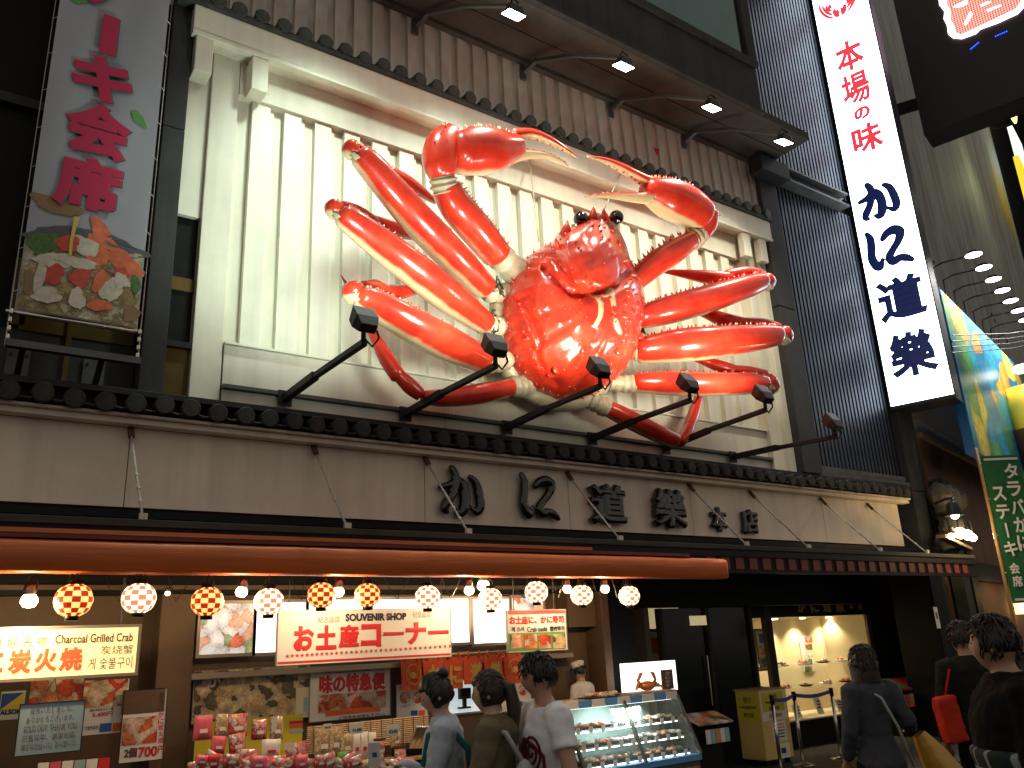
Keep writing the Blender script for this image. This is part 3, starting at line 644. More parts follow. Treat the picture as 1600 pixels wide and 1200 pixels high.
leg('upper right walking leg', [(1000,496,-.7,22),(1050,483,-.9,27),(1110,466,-1.05,26),(1165,449,-1.15,22),(1190,441,-1.18,17)],
    [(965,490,-.5,14),(985,494,-.6,15),(1002,496,-.7,16)], [(1196,437,-1.17,13),(1200,441,-1.13,13),(1197,446,-1.1,11)],
    [(1188,431,-1.1,11),(1165,428,-1.0,13),(1136,432,-.9,12)], [[(1140,437,-.9,14),(1110,434,-.8,13),(1070,428,-.65,8),(1036,424,-.5,3)]])
leg('middle right walking leg', [(1000,548,-.7,24),(1060,540,-.95,31),(1120,535,-1.1,30),(1185,528,-1.2,24),(1212,525,-1.22,19)],
    [(965,540,-.5,14),(985,545,-.6,16),(1002,548,-.7,17)], [(1222,520,-1.2,15),(1226,526,-1.16,14),(1222,532,-1.12,12)],
    [(1214,515,-1.12,12),(1190,509,-1.0,13),(1160,506,-.88,11)], [[(1164,508,-.88,13),(1135,502,-.75,14),(1100,488,-.6,9),(1030,466,-.4,2)]])
leg('lower right walking leg', [(994,598,-.66,17),(1040,599,-.85,22),(1100,600,-1.0,22),(1165,600,-1.1,20),(1192,600,-1.12,16)],
    [(950,598,-.5,13),(972,599,-.56,14),(992,599,-.64,15)], [(1199,594,-1.12,13),(1206,602,-1.08,13),(1200,609,-1.05,11)],
    [(1196,587,-1.05,10),(1170,582,-.95,11),(1143,578,-.85,9)], [[(1147,580,-.85,11),(1125,573,-.75,11),(1095,562,-.6,7),(1030,540,-.4,2)]])
leg('bottom right rear leg', [(950,638,-.5,15),(985,656,-.56,17),(1025,676,-.62,16),(1055,689,-.64,13)],
    [(915,620,-.45,13),(930,628,-.48,15),(948,638,-.5,15)], None,
    [(1063,690,-.62,11),(1071,678,-.58,12),(1078,664,-.55,10)], [[(1076,667,-.55,11),(1084,645,-.5,10),(1092,618,-.45,7),(1094,598,-.42,3)]], spikes=0)
# dark tie cords where the legs meet the body, and stay wires
for (x,y) in ((775,452),(768,502),(768,552),(1000,520)):
    q = MB()
    for k in range(5):
        c = at(x+random.uniform(-5,5),y+random.uniform(-10,10),-.66); q.tube([c+Vector((random.uniform(-.06,.06),random.uniform(-.05,.02),random.uniform(-.1,.1))) for _ in range(4)],.010,6)
    q.build('tie_cord','crab_tie',CR,True)
for a,b in (((826,236,-.12),(842,378,-.75)),((969,272,-.36),(942,332,-1.2))):
    q = MB(); q.cyl(at(*a),at(*b),.008,n=6); q.build('stay_wire','crab_joint',CR)

# ================================================================ floodlights
emat('flood_lens', (1,.93,.78), 30)
emat('flood_lens_dim', (1,.9,.7), 6)
mat('lamp_black', (.012,.011,.010), .5, var=.3, vscale=12)
LOWER = [(2.784,4.262,-2.08,(.84,1,.88)),(4.147,4.29,-2.02,(.93,1,.86)),(5.509,4.31,-1.93,(1,.96,.78)),(6.837,4.33,-1.93,(1,.97,.78)),(8.154,4.38,-1.93,(1,.97,.80)),(9.527,4.19,-1.92,None)]
wh = ['leftmost','at the left shell edge','before the shell bottom','below the right leg','beside the white post','unlit, before the louvres']
for i,(x,z,y,col) in enumerate(LOWER):
    F = thing('floodlight', 'black floodlight on an arm below the crab, '+wh[i], 'floodlight', (x,y,z), 'floodlights on arms below the crab')
    q = MB(); q.bar((x,-.19,4.25),(x,-1.0,(4.25+z)/2),.075,.075); q.bar((x,-.9,(4.25+z)/2),(x,y+.02,z-.03),.055,.055); q.build('arm','dark_metal',F,bevel=.006)
    q = MB(); q.box(x-.07,x+.07,-.215,-.19,4.17,4.33); q.build('base_plate','dark_metal',F)
    c = Vector((x,y,z+.13)); aim = Vector((x+.1,-.1,6.9)); d = (aim-c).normalized(); X_ = Vector((1,0,0)); U_ = X_.cross(d).normalized(); Mx = Matrix((X_,d,U_)).transposed()
    q = MB(); w2,h2 = .102,.068
    ring = [(-w2*.75,-.085,-h2*.6),(w2*.75,-.085,-h2*.6),(w2*.75,-.085,h2*.6),(-w2*.75,-.085,h2*.6),(-w2,.02,-h2),(w2,.02,-h2),(w2,.02,h2),(-w2,.02,h2),(-w2,.12,-h2),(w2,.12,-h2),(w2,.16,h2),(-w2,.16,h2)]
    q.add([c+Mx@Vector(v) for v in ring], [(0,3,2,1),(0,1,5,4),(1,2,6,5),(2,3,7,6),(3,0,4,7),(4,5,9,8),(5,6,10,9),(6,7,11,10),(7,4,8,11)])
    ho = q.build('housing','lamp_black',F,bevel=.01)
    q = MB(); q.obox(c+Mx@Vector((0,.03,0)),Mx,w2*.93,.004,h2*.9); q.build('lens','flood_lens' if col else 'chrome',ho)
    q = MB(); q.tube([Vector((x-.02,y,z-.03)),Vector((x-.02,y,z+.05))],.022,8); q.tube([Vector((x,y+.02,z)),Vector((x+.08,y+.04,z-.05)),Vector((x+.12,y,z+.02)),Vector((x+.09,y-.02,z+.08))],.010,6); q.build('yoke','dark_metal',F,True)
    if col: area_light('flood_beam', F, c+d*.15, Vector((x+.15,-.1,6.9)), 175, col, .24, spot=math.radians(125), blend=.9)
UP = [(3.1,None),(4.79,'leftmost of the lit row'),(6.51,'second of the lit row'),(8.16,'third of the lit row'),(9.74,'rightmost, beside the steel beam')]
for i,(x,w_) in enumerate(UP):
    if w_ is None: w_ = 'left of the lit row'
    F = thing('eave_floodlight', 'small lit floodlight under the soffit, '+w_, 'floodlight', (x,-1.75,8.79), 'floodlights under the soffit')
    L_ = Vector((x,-1.75,8.79)); xb = x-.5
    q = MB(); q.bar((xb,-.30,9.45),(xb+.10,-.50,9.58),.06,.05); q.bar((xb+.08,-.46,9.56),(xb+.28,-1.0,9.36),.055,.045); q.bar((xb+.26,-.97,9.38),(x,-1.72,8.92),.045,.04); q.build('bracket_arm','grey_steel',F)
    q = MB(); q.bar((xb,-.28,9.56),(xb,-.28,9.34),.09,.03,(0,1,0)); q.build('base_plate','grey_steel',F)
    d = Vector((-.12,.30,-1)).normalized(); X_ = Vector((1,0,0)); U_ = X_.cross(d).normalized(); Mx = Matrix((X_,d,U_)).transposed(); w2,h2=.115,.08
    q = MB(); ring = [(-w2*.7,-.09,-h2*.6),(w2*.7,-.09,-h2*.6),(w2*.7,-.09,h2*.6),(-w2*.7,-.09,h2*.6),(-w2,.02,-h2),(w2,.02,-h2),(w2,.02,h2),(-w2,.02,h2)]
    q.add([L_+Mx@Vector(v) for v in ring], [(0,3,2,1),(0,1,5,4),(1,2,6,5),(2,3,7,6),(3,0,4,7)]); ho = q.build('housing','lamp_black',F,bevel=.008)
    q = MB(); q.obox(L_+Mx@Vector((0,.024,0)),Mx,w2,.004,h2); q.build('lens','flood_lens',ho)
    q = MB(); q.tube([(x-.02,-1.68,8.91),(x,-1.75,9.0),(x+.02,-1.82,8.89)],.014,6); q.build('yoke','dark_metal',F,True)
    area_light('flood_beam', F, L_+d*.06, (x+.1,-.5,5.9), 360, (.80,1,.86) if x<5 else (1,.95,.76), .16, spot=math.radians(104), blend=.95)
# ================================================================ shop front under the awning
def rect(x0,y0,x1,y1,Y):
    cx, cy = (x0+x1)/2,(y0+y1)/2; c = at(cx,cy,Y); w = at(x1,cy,Y).x-at(x0,cy,Y).x; h = at(cx,y0,Y).z-at(cx,y1,Y).z
    return c.x-w/2, c.x+w/2, c.z-h/2, c.z+h/2
def patch(name, mt, parent, x0,y0,x1,y1,Y,th=.003):
    a,b,c,d = rect(x0,y0,x1,y1,Y); q = MB(); q.box(a,b,Y-th,Y,c,d); return q.build(name, mt, parent)
def board(name, label, cat, px, Y, mt, th=.02, frame=None, fw=.02, group=None):
    a,b,c,d = rect(*px,Y); t = thing(name, label, cat, ((a+b)/2,Y,c), group); q = MB(); q.box(a,b,Y,Y+th,c,d); bo = q.build('board', mt, t)
    if frame:
        q = MB(); q.box(a-fw,b+fw,Y-.008,Y+th+.004,d,d+fw); q.box(a-fw,b+fw,Y-.008,Y+th+.004,c-fw,c); q.box(a-fw,a,Y-.008,Y+th+.004,c,d); q.box(b,b+fw,Y-.008,Y+th+.004,c,d); q.build('frame', frame, t)
    return t
mat('tan_wall', (.12,.075,.04), .7, var=.2, vscale=3, bump=.1)
mat('brown_wood', (.11,.06,.03), .55, var=.3, vscale=6, stretch=(1,1,8), bump=.1)
mat('pale_wood', (.42,.28,.14), .55, var=.2, vscale=5, stretch=(6,1,1))
mat('alu_frame', (.34,.29,.22), .4, metal=.5)
mat('white_board', (.72,.68,.62), .45, var=.05)
mat('cream_board', (.70,.60,.40), .5, var=.05)
mat('ink_red', (.55,.018,.02), .45)
mat('ink_orange', (.75,.13,.02), .45)
mat('ink_brown', (.10,.04,.015), .5)
mat('ink_gold', (.46,.28,.05), .5)
mat('ink_pink', (.62,.10,.14), .45)
mat('ink_green', (.10,.30,.06), .5)
mat('ink_blue', (.03,.09,.32), .5)
mat('ink_white', (.75,.72,.68), .5)
mat('ink_yellow', (.75,.55,.05), .5)
mat('sky_blue_board', (.30,.42,.46), .4, var=.08)
mat('yellow_board', (.56,.47,.03), .5, var=.06)
mat('kraft', (.45,.30,.14), .6, var=.1)
mat('wire_black', (.01,.01,.01), .5)
mat('steel_dim', (.3,.28,.25), .35, metal=.9)
emat('light_white', (1,.97,.9), 1.9)
emat('light_cool', (.80,.95,1.0), 2.6)
emat('light_cream', (1,.80,.36), .85)
emat('bulb_warm', (1,.80,.50), 14)
emat('bulb_soft', (1,.66,.36), 5)
emat('lantern_pale', (1,.56,.16), 1.5); emat('lantern_red', (1,.045,.015), .38)
emat('lantern_pale_hot', (1,.74,.42), 3.4); emat('lantern_red_hot', (1,.30,.14), .95)
emat('ink_red_lit', (1,.10,.03), .65)
emat('ink_brown_lit', (.10,.03,.008), .25)
CRAB = [(.75,.10,.03),(.62,.05,.03),(.85,.30,.12),(.8,.62,.5),(.7,.16,.06),(.78,.55,.4)]
photo_mat('food_crab', CRAB, 11, 1); photo_mat('food_crab_big', CRAB, 5, 2)
photo_mat('food_sushi', [(.8,.72,.6),(.75,.2,.08),(.85,.8,.75),(.6,.4,.15),(.12,.2,.06),(.8,.4,.25)], 9, 3)
photo_mat('food_sushi_lit', [(.85,.8,.75),(.8,.2,.1),(.9,.88,.85),(.85,.45,.3),(.35,.4,.2),(.9,.85,.8)], 10, 4, emit=.7)
photo_mat('food_rolls', [(.72,.60,.36),(.10,.09,.05),(.66,.52,.30),(.62,.42,.2),(.16,.13,.06),(.70,.55,.35)], 13, 5)
photo_mat('food_green', [(.2,.36,.08),(.75,.3,.2),(.8,.7,.6),(.25,.4,.1),(.7,.15,.08),(.8,.75,.7)], 14, 6)
photo_mat('snack_pack', [(.7,.12,.10),(.75,.3,.28),(.8,.7,.62),(.65,.08,.08),(.7,.5,.2),(.75,.2,.2)], 26, 7, rough=.15)
photo_mat('snack_tan', [(.55,.4,.2),(.62,.5,.3),(.45,.3,.13),(.7,.6,.42)], 38, 8, rough=.2)
photo_mat('dish_food', [(.7,.5,.3),(.75,.25,.1),(.8,.72,.6),(.3,.4,.12),(.8,.6,.45)], 24, 9)

SF = thing('storefront', 'dim brown shop front with stalls and doors below the long awning', 'shop front', (5,.5,0))
def spart(name, mt, *b, bevel=0, parent=None): return part(name, mt, parent or SF, *b, bevel=bevel)
spart('back_wall','tan_wall',(-3,7.0,.36,.6,.0,2.9))
spart('back_wall','dark_wall',(7.0,14.1,2.4,2.6,.0,2.9))
spart('ceiling','dark_wall',(-3,14.1,-.6,2.4,2.92,2.98))
spart('head_band','dark_wall',(-3,7.0,.2,.359,2.36,2.9))
spart('head_rail','brown_wood',(-3,7.0,.14,.199,2.40,2.44))
for a,b in ((246,302),): x0,x1,_,_ = rect(a,960,b,1100,.1); spart('pillar','tan_wall',(x0,x1,.1,.359,0,2.36),bevel=.008)
x0,x1,_,_ = rect(890,960,944,1010,.12); spart('pillar','tan_wall',(x0,x1-.12,.12,.359,1.95,2.36)); spart('pillar','brown_wood',(x1-.1,x1+.02,.02,.359,0,2.36),bevel=.008)
spart('counter','brown_wood',(-3,6.0,-.1,.355,0,.78),bevel=.01)
# far right dark door wall: glass doors, posts
spart('door_post','dark_wall',(7.0,7.75,.30,.6,0,2.9)); spart('passage_wall','tan_wall',(8.6,8.7,1.0,2.39,0,2.9))
spart('door_header','dark_wall',(7.75,14.1,.85,1.1,2.20,2.9))
# ---- lanterns
def lantern(loc, d, hot, label):
    t = thing('paper_lantern', label, 'lantern', loc, 'checkered lanterns in a row')
    x,y,z = loc; R = d/2; nc, nr = 14, 7; prof = []
    for i in range(nr+1):
        u = -1+2*i/nr; th = u*1.22; prof.append((R*math.cos(th)**.85, R*.86*math.sin(th)/math.sin(1.22)))
    for mi, nm, mt_ in ((0,'pale_paper','lantern_pale_hot' if hot else 'lantern_pale'),(1,'red_paper','lantern_red_hot' if hot else 'lantern_red')): pass
    q = MB(); sub = 2
    for i in range(nr):
        for k in range(nc):
            q.cur = (i+k)%2
            for s_ in range(sub):
                a0 = 2*PI*(k+s_/sub)/nc; a1 = 2*PI*(k+(s_+1)/sub)/nc; r0,z0 = prof[i]; r1,z1 = prof[i+1]; rm = (r0+r1)/2*1.02; zm = (z0+z1)/2
                q.add([(x+r0*math.cos(a0),y+r0*math.sin(a0),z+z0),(x+r0*math.cos(a1),y+r0*math.sin(a1),z+z0),(x+rm*math.cos(a1),y+rm*math.sin(a1),z+zm),(x+rm*math.cos(a0),y+rm*math.sin(a0),z+zm),(x+r1*math.cos(a1),y+r1*math.sin(a1),z+z1),(x+r1*math.cos(a0),y+r1*math.sin(a0),z+z1)],[(0,1,2,3),(3,2,4,5)])
    q.build('paper_globe',['lantern_pale_hot','lantern_red_hot'] if hot else ['lantern_pale','lantern_red'],t,True)
    rt_ = prof[-1][0]; q = MB(); q.lathe([(0,R*.86+.03),(rt_*1.0,R*.86+.03),(rt_*1.05,R*.86-.012),(0,R*.86-.012)],loc,14); q.build('top_cap','black_paint',t,True)
    q = MB(); q.lathe([(0,-R*.86+.01),(rt_*.95,-R*.86+.01),(rt_*.9,-R*.86-.03),(0,-R*.86-.03)],loc,14); q.build('bottom_cap','black_paint',t,True)
    q = MB(); q.cyl((x,y,z+R*.86+.03),(x,y,2.43),.006,n=6); q.tube([(x-rt_,y,z+R*.86),(x-rt_*.7,y,z+R*.86+.07),(x,y,z+R*.86+.10),(x+rt_*.7,y,z+R*.86+.07),(x+rt_,y,z+R*.86)],.004,5); q.build('hanger','wire_black',t)
    return t
LN = [(115,938,56,0,'red and yellow, leftmost'),(217,935,51,1,'glowing, above the grilled crab sign'),(324,940,49,0,'red and yellow, above the food photo panel'),(420,940,45,1,'glowing, left of the souvenir sign'),(502,930,43,0,'above the left end of the souvenir sign'),(574,930,40,0,'above the middle of the souvenir sign'),(668,933,39,1,'above the right end of the souvenir sign'),(766,936,37,1,'glowing, beside a bright bulb'),(838,925,36,1,'above the crab sushi sign'),(909,930,34,1,'beside the pillar bulbs'),(983,931,33,1,'rightmost, under the awning roll end')]
for px,py,d,hot,w in LN:
    p = at(px,py,-1.02); lantern(p, d/ppm(p), hot, 'checkered paper lantern hanging under the orange awning, '+w)
# ---- bare work lamps
def worklamp(px, py, s, mt, label, Y=-.95, pw=0, tilt=0):
    p = at(px,py,Y); t = thing('work_lamp', label, 'lamp', p, 'bare work lamps under the awning'); k = s/ppm(p)
    M = Matrix.Rotation(tilt,3,'Y')
    q = MB(); q.lathe([(.0,-.55*k),(.3*k,-.5*k),(.48*k,-.25*k),(.45*k,0),(.3*k,.25*k)],p,14,M); q.build('bulb',mt,t,True)
    q = MB(); q.lathe([(.32*k,.2*k),(.36*k,.5*k),(.25*k,.8*k),(0,.82*k)],p,14,M); q.build('socket','steel_dim',t,True)
    q = MB(); q.tube([p+Vector((-.35*k,0,.4*k)),p+Vector((-.3*k,0,1.0*k)),p+Vector((0,0,1.4*k)),p+Vector((.3*k,0,1.0*k)),p+Vector((.35*k,0,.4*k))],.005,5); q.cyl(p+Vector((0,0,1.35*k)),(p.x,p.y,2.425),.005,n=5); q.build('wire_cage','wire_black',t)
    if pw: point_light('lamp_glow', t, p+Vector((0,-.02,-.75*k)), pw, (1,.72,.42), .05)
worklamp(46,935,26,'bulb_warm','bright bare bulb at far left above the grilled crab sign',pw=40)
worklamp(262,926,9,'bulb_soft','tiny spotlight right of the second lantern')
worklamp(378,922,20,'bulb_soft','frosted bulb with clip shade beside the fourth lantern',pw=17,tilt=.2)
worklamp(529,922,19,'bulb_soft','bulb half hidden behind the fifth lantern',pw=24)
worklamp(733,920,17,'bulb_soft','frosted bulb left of the bright bare bulb',pw=24)
worklamp(755,912,20,'bulb_warm','bright bare bulb just above a lantern in the middle',pw=40)
worklamp(886,918,15,'bulb_soft','frosted bulb left of the tenth lantern',pw=24)
worklamp(945,918,15,'bulb_soft','frosted bulb between the last two lanterns',pw=26)
for k,(x0,x1) in enumerate(((165,200),(262,300),(455,480),(600,640),(690,720),(800,825),(862,880),(925,940),(955,975))):
    a_ = at(x0,903,-1.0); b_ = at(x1,903,-1.0); a_.z = b_.z = 2.42; q = MB(); m_ = (a_+b_)/2; q.tube([a_,a_.lerp(m_,.5)+Vector((0,0,-.12)),m_+Vector((random.uniform(-.04,.04),0,-.20)),b_.lerp(m_,.5)+Vector((0,0,-.10)),b_],.004,5); tag(q.build('loose_wire','wire_black'),'thin loose wire loop hanging under the awning, %s from the left'%['first','second','third','fourth','fifth','sixth','seventh','eighth','ninth'][k],'wire','loose wires under the awning')
# ---- grilled crab light box (left)
Y = -.72; G = board('light_box_sign','lit cream light box sign advertising charcoal grilled crab','sign',(-90,983,221,1058),Y,'light_cream',.14,'alu_frame',.022)
for s,x0,y0,x1,y1,mt_,bd in (('道',-34,996,-20,1014,'ink_brown_lit',0),('頓',-12,996,3,1013,'ink_brown_lit',0),('堀',11,995,27,1012,'ink_brown_lit',0),('名',35,994,50,1011,'ink_brown_lit',0),('物',58,994,73,1010,'ink_brown_lit',0),
    ('Charcoal Grilled Crab',88,990,209,1004,'ink_brown_lit',.02),('かに',-80,1016,6,1056,'ink_red_lit',.05),('炭',13,1014,50,1053,'ink_red_lit',.05),('火',54,1013,90,1050,'ink_red_lit',.05),('焼',93,1011,129,1049,'ink_red_lit',.05),
    ('炭烧蟹',158,1008,208,1022,'ink_brown_lit',.0),('게 숯불구이',138,1027,207,1045,'ink_brown_lit',.0)):
    tpx(s,'lettering',mt_,G,x0,y0,x1,y1,Y-.004,bold=bd)
q = MB(); a,b,c,d = rect(-90,983,221,1058,Y)
for xx in (.4,b-.12): q.cyl((xx,Y+.07,d),(xx,Y+.07,2.43),.01,n=6)
q.build('hanger_rod','dark_metal',G)
# ---- hanging thank-you board
Y = -.80; T = board('hanging_notice','pale blue hanging notice board with lines of gold lettering','sign',(29,1098,129,1176),Y,'sky_blue_board',.012,'dark_metal',.006)
for k,(s,x0,x1) in enumerate((('完売いたしました。',48,114),('ありがとうございます。',42,116),('SOLD OUT. THANK YOU.',38,122),('已售完毕。谢谢光临。',36,120),('매진되었습니다. 감사합니다.',34,120))): tpx(s,'lettering','ink_brown',T,x0,1104+k*14,x1,1114+k*14,Y-.004,bold=0)
q = MB(); q.cyl(at(60,1098,Y),at(86,1060,Y+.05),.003,n=5); q.cyl(at(92,1096,Y),at(86,1060,Y+.05),.003,n=5); q.build('cord','wire_black',T)
# ---- posters at the left stall
p1 = board('poster','orange crab leg poster behind the hanging notice board','poster',(48,1055,130,1102),-.30,'food_crab',.01)
p2 = board('poster','poster of a plated crab dish with a price, below the light box','poster',(131,1062,199,1146),-.31,'white_board',.01)
patch('photo','food_crab',p2,131,1062,199,1104,-.3105); tpx('かにすきセット 一名','lettering','ink_black',p2,141,1106,177,1111,-.3105,bold=.01); tpx('5,400円','lettering','ink_red',p2,145,1112,176,1120,-.3105,bold=.02); tpx('ております。','lettering','ink_black',p2,133,1134,155,1140,-.3105,bold=.01); patch('photo','ink_blue',p2,156,1130,174,1143,-.3105); patch('photo','ink_orange',p2,176,1129,198,1142,-.3105)
p3 = board('sticker','blue and yellow security sticker at the left edge','sticker',(0,1080,38,1124),-.33,'white_board',.01)
a,b,c,d = rect(2,1083,36,1108,-.3305); q = MB(); q.box(a,b,-.3335,-.3305,c,d); q.build('blue_field','ink_blue',p3); q = MB(); q.prism([(a,c),(b,c),(b,d)],-.3365,-.334); q.build('yellow_field','ink_yellow',p3); tpx('ALSOK','lettering','ink_navy',p3,0,1109,34,1116,-.3305,bold=.04)
p4 = board('poster','tall poster of crab pieces priced 700 yen beside the pillar','poster',(191,1077,258,1188),-.36,'white_board',.012,'dark_metal',.004)
patch('photo','brown_wood',p4,191,1077,258,1114,-.3605); patch('photo','food_crab',p4,192,1120,246,1162,-.3605); tpx('2個','lettering','ink_brown',p4,194,1168,214,1184,-.3605,bold=.04); tpx('700','lettering','ink_red',p4,216,1166,246,1183,-.3605,bold=.04); tpx('円','lettering','ink_red',p4,247,1165,257,1176,-.3605,bold=.02); tpx('1パック','lettering','ink_red',p4,194,1158,213,1166,-.361,bold=.02)
for k,ch in enumerate('タラバかに炭火焼'): tpx(ch,'lettering','ink_pink',p4,247,1082+k*10,256,1091+k*10,-.3605,bold=.03)
for k in range(6):
    b_ = board('leaflet','folded leaflet standing in the rack under the notice board, number '+['one','two','three','four','five','six'][k]+' from the left','leaflet',(58+k*19,1192-k*1.5,75+k*19,1225),-.5,['white_board','ink_pink','white_board','sky_blue_board','white_board','ink_red'][k],.006,group='leaflets in a rack')
# ---- menu light boxes in the transom
MN = [(314,943,396,1021,'food_sushi_lit','sushi photo'),(401,941,477,1018,'light_white','plain white, left of the souvenir sign'),(483,937,580,1010,'light_white','plain white, behind the left of the souvenir sign'),(585,936,735,1006,'light_white','plain white, behind the right of the souvenir sign'),(740,936,796,1004,'light_white','plain white, beside the sushi sign'),(801,934,850,998,'food_sushi_lit','behind the sushi sign')]
for x0,y0,x1,y1,mt_,w in MN: board('menu_light_box','backlit menu panel in the transom, '+w,'light box',(x0,y0,x1,y1),.22,mt_,.10,'alu_frame',.03,group='transom light boxes')
spart('transom_rail','alu_frame',(1.9,6.6,.17,.34,1.60,1.66),bevel=.01)
# ---- souvenir shop sign
Y = -.55; S = board('souvenir_sign','white hanging sign with large red lettering for the souvenir corner','sign',(443,952,712,1032),Y,'white_board',.025,'alu_frame',.004)
tpx('紀念品店','lettering','ink_brown',S,497,963,531,973,Y-.003); tpx('SOUVENIR SHOP','lettering','ink_navy',S,541,958,636,970,Y-.003,bold=.05); tpx('纪念品店','lettering','ink_brown',S,645,955,673,965,Y-.003)
for k,ch in enumerate('お土産コーナー'): 
    cx = 475+k*35.0; w_ = 16; tpx(ch,'lettering','ink_red',S,cx-w_,978-k*1.2 if ch!='ー' else 992-k*1.2,cx+w_,1017-k*2.0 if ch!='ー' else 998-k*1.2,Y-.003,bold=.05)
for k in range(34):
    px = 449+k*7.7; py = 1026-(px-443)*.062
    q = MB(); c = at(px,py,Y-.003)
    for ang_ in (20,70,110,160,230,310): r_ = .017; q.add([c+Vector((0,0,0)),c+Vector((math.cos(math.radians(ang_-14))*r_,0,math.sin(math.radians(ang_-14))*r_)),c+Vector((math.cos(math.radians(ang_+14))*r_,0,math.sin(math.radians(ang_+14))*r_))],[(0,1,2)])
    q.sph(c,(.009,.002,.008),8,6); q.build('red_motif','ink_red',S)
a,b,c,d = rect(443,952,712,1032,Y); q = MB(); q.box(a+.01,b-.01,Y-.003,Y,c+.012,c+.03); q.build('red_line','ink_red',S)
q = MB(); q.cyl((a+.1,Y+.01,d),(a+.1,Y+.01,2.43),.005,n=5); q.cyl((b-.1,Y+.01,d),(b-.1,Y+.01,2.43),.005,n=5); q.build('hanger_wire','wire_black',S)
# ---- crab sushi sign
Y = -.55; S = board('sushi_sign','small hanging sign for crab sushi with four food photos','sign',(794,953,886,1017),Y,'white_board',.02,'alu_frame',.004)
patch('red_bar','ink_red',S,795,953.5,885,959.5,Y-.0005); tpx('お土産に、かに寿司','lettering','ink_red',S,797,962,882,975,Y-.003,bold=.045)
patch('green_field','ink_green',S,796,988,885,1016,Y-.0005,.002); tpx('게 스시','lettering','ink_black',S,799,979,819,987,Y-.003,bold=.02); tpx('Crab sushi','lettering','ink_black',S,824,979,855,987,Y-.003,bold=.02); tpx('蟹肉寿司','lettering','ink_black',S,859,978,882,986,Y-.003,bold=.02)
for k in range(4): patch('photo',['food_sushi','food_crab','food_crab','food_rolls'][k],S,798+k*22,991,817+k*22,1013,Y-.003)
q = MB(); a,b,c,d = rect(794,953,886,1017,Y); q.cyl((b-.15,Y+.01,d),(b-.15,Y+.01,2.43),.005,n=5); q.build('hanger_wire','wire_black',S); q = MB(); q.cyl((a+.1,Y+.01,d),(a+.1,Y+.01,2.43),.005,n=5); q.build('hanger_wire','wire_black',S)
# ---- wall posters behind the stall
pp = board('food_poster','wide poster of sliced rolled sushi behind the yellow board','poster',(306,1044,486,1122),.30,'food_rolls',.012,'alu_frame',.006)
tpx('か','lettering','ink_white',pp,322,1054,345,1074,.2965,bold=.05); patch('poster_margin','cream_board',pp,462,1074,486,1121,.2975); patch('blue_mark','sky_blue_board',pp,474,1090,481,1112,.2955)
pp = board('express_poster','white poster with red headline over a photo of boiled crab','poster',(486,1040,611,1122),.29,'white_board',.012,'alu_frame',.006)
tpx('ご家庭・ご贈答に かに専門店のおいしさを','lettering','ink_black',pp,503,1043,601,1050,.2875,bold=.02); tpx('味の特急便','lettering','ink_red',pp,500,1052,604,1081,.2875,bold=.05); patch('photo','food_crab',pp,499,1082,604,1110,.2880); patch('orange_strip','ink_orange',pp,510,1107,595,1115,.2850); tpx('ご注文をお待ち下さい。','lettering','ink_black',pp,530,1116,602,1121,.2875,bold=.01)
for (x0,y0,x1,y1,w) in ((620,1068,668,1124,'left, behind the bun-haired customer'),(784,1056,830,1110,'right, beside the man in white')):
    pp = board('dish_poster','white poster showing crab bowls under the curtain, '+w,'poster',(x0,y0,x1,y1),.27,'white_board',.01,group='bowl posters')
    for k in range(2):
        c = at(x0+13+k*20,y0+22,.268); q = MB(); q.add([c]+[c+Vector((math.cos(2*PI*j/16)*.065,0,math.sin(2*PI*j/16)*.06)) for j in range(16)],[(0,j+1,(j+1)%16+1) for j in range(16)]); q.build('bowl_photo','food_crab',pp)
    tpx('かにの海鮮丼','lettering','ink_red',pp,x0+4,y0+2,x1-4,y0+8,.2685,bold=.03); tpx('1,480円','lettering','ink_black',pp,x0+6,y0+33,x0+20,y0+38,.2685); patch('photo','ink_blue',pp,x0+22,y1-14,x0+32,y1-6,.268); patch('photo','ink_orange',pp,x0+34,y1-14,x0+44,y1-6,.268)
# kitchen hatch behind the customers
kh = board('kitchen_hatch','bright kitchen hatch seen between the customers heads','hatch',(700,1062,770,1112),.34,'light_cool',.015,'alu_frame',.02)
_M['light_cool'].node_tree.nodes['Principled BSDF'].inputs['Emission Strength'].default_value = .55
q = MB(); a,b,c,d = rect(720,1075,736,1092,.26); q.box(a,b,.26,.32,c,d); q.box((a+b)/2-.02,(a+b)/2+.02,.28,.31,c-.08,c); q.box((a+b)/2-.07,(a+b)/2+.07,.27,.33,c-.1,c-.081); mo = tag(q.build('till_screen','black_paint'),'dark till screen in the kitchen hatch','screen')
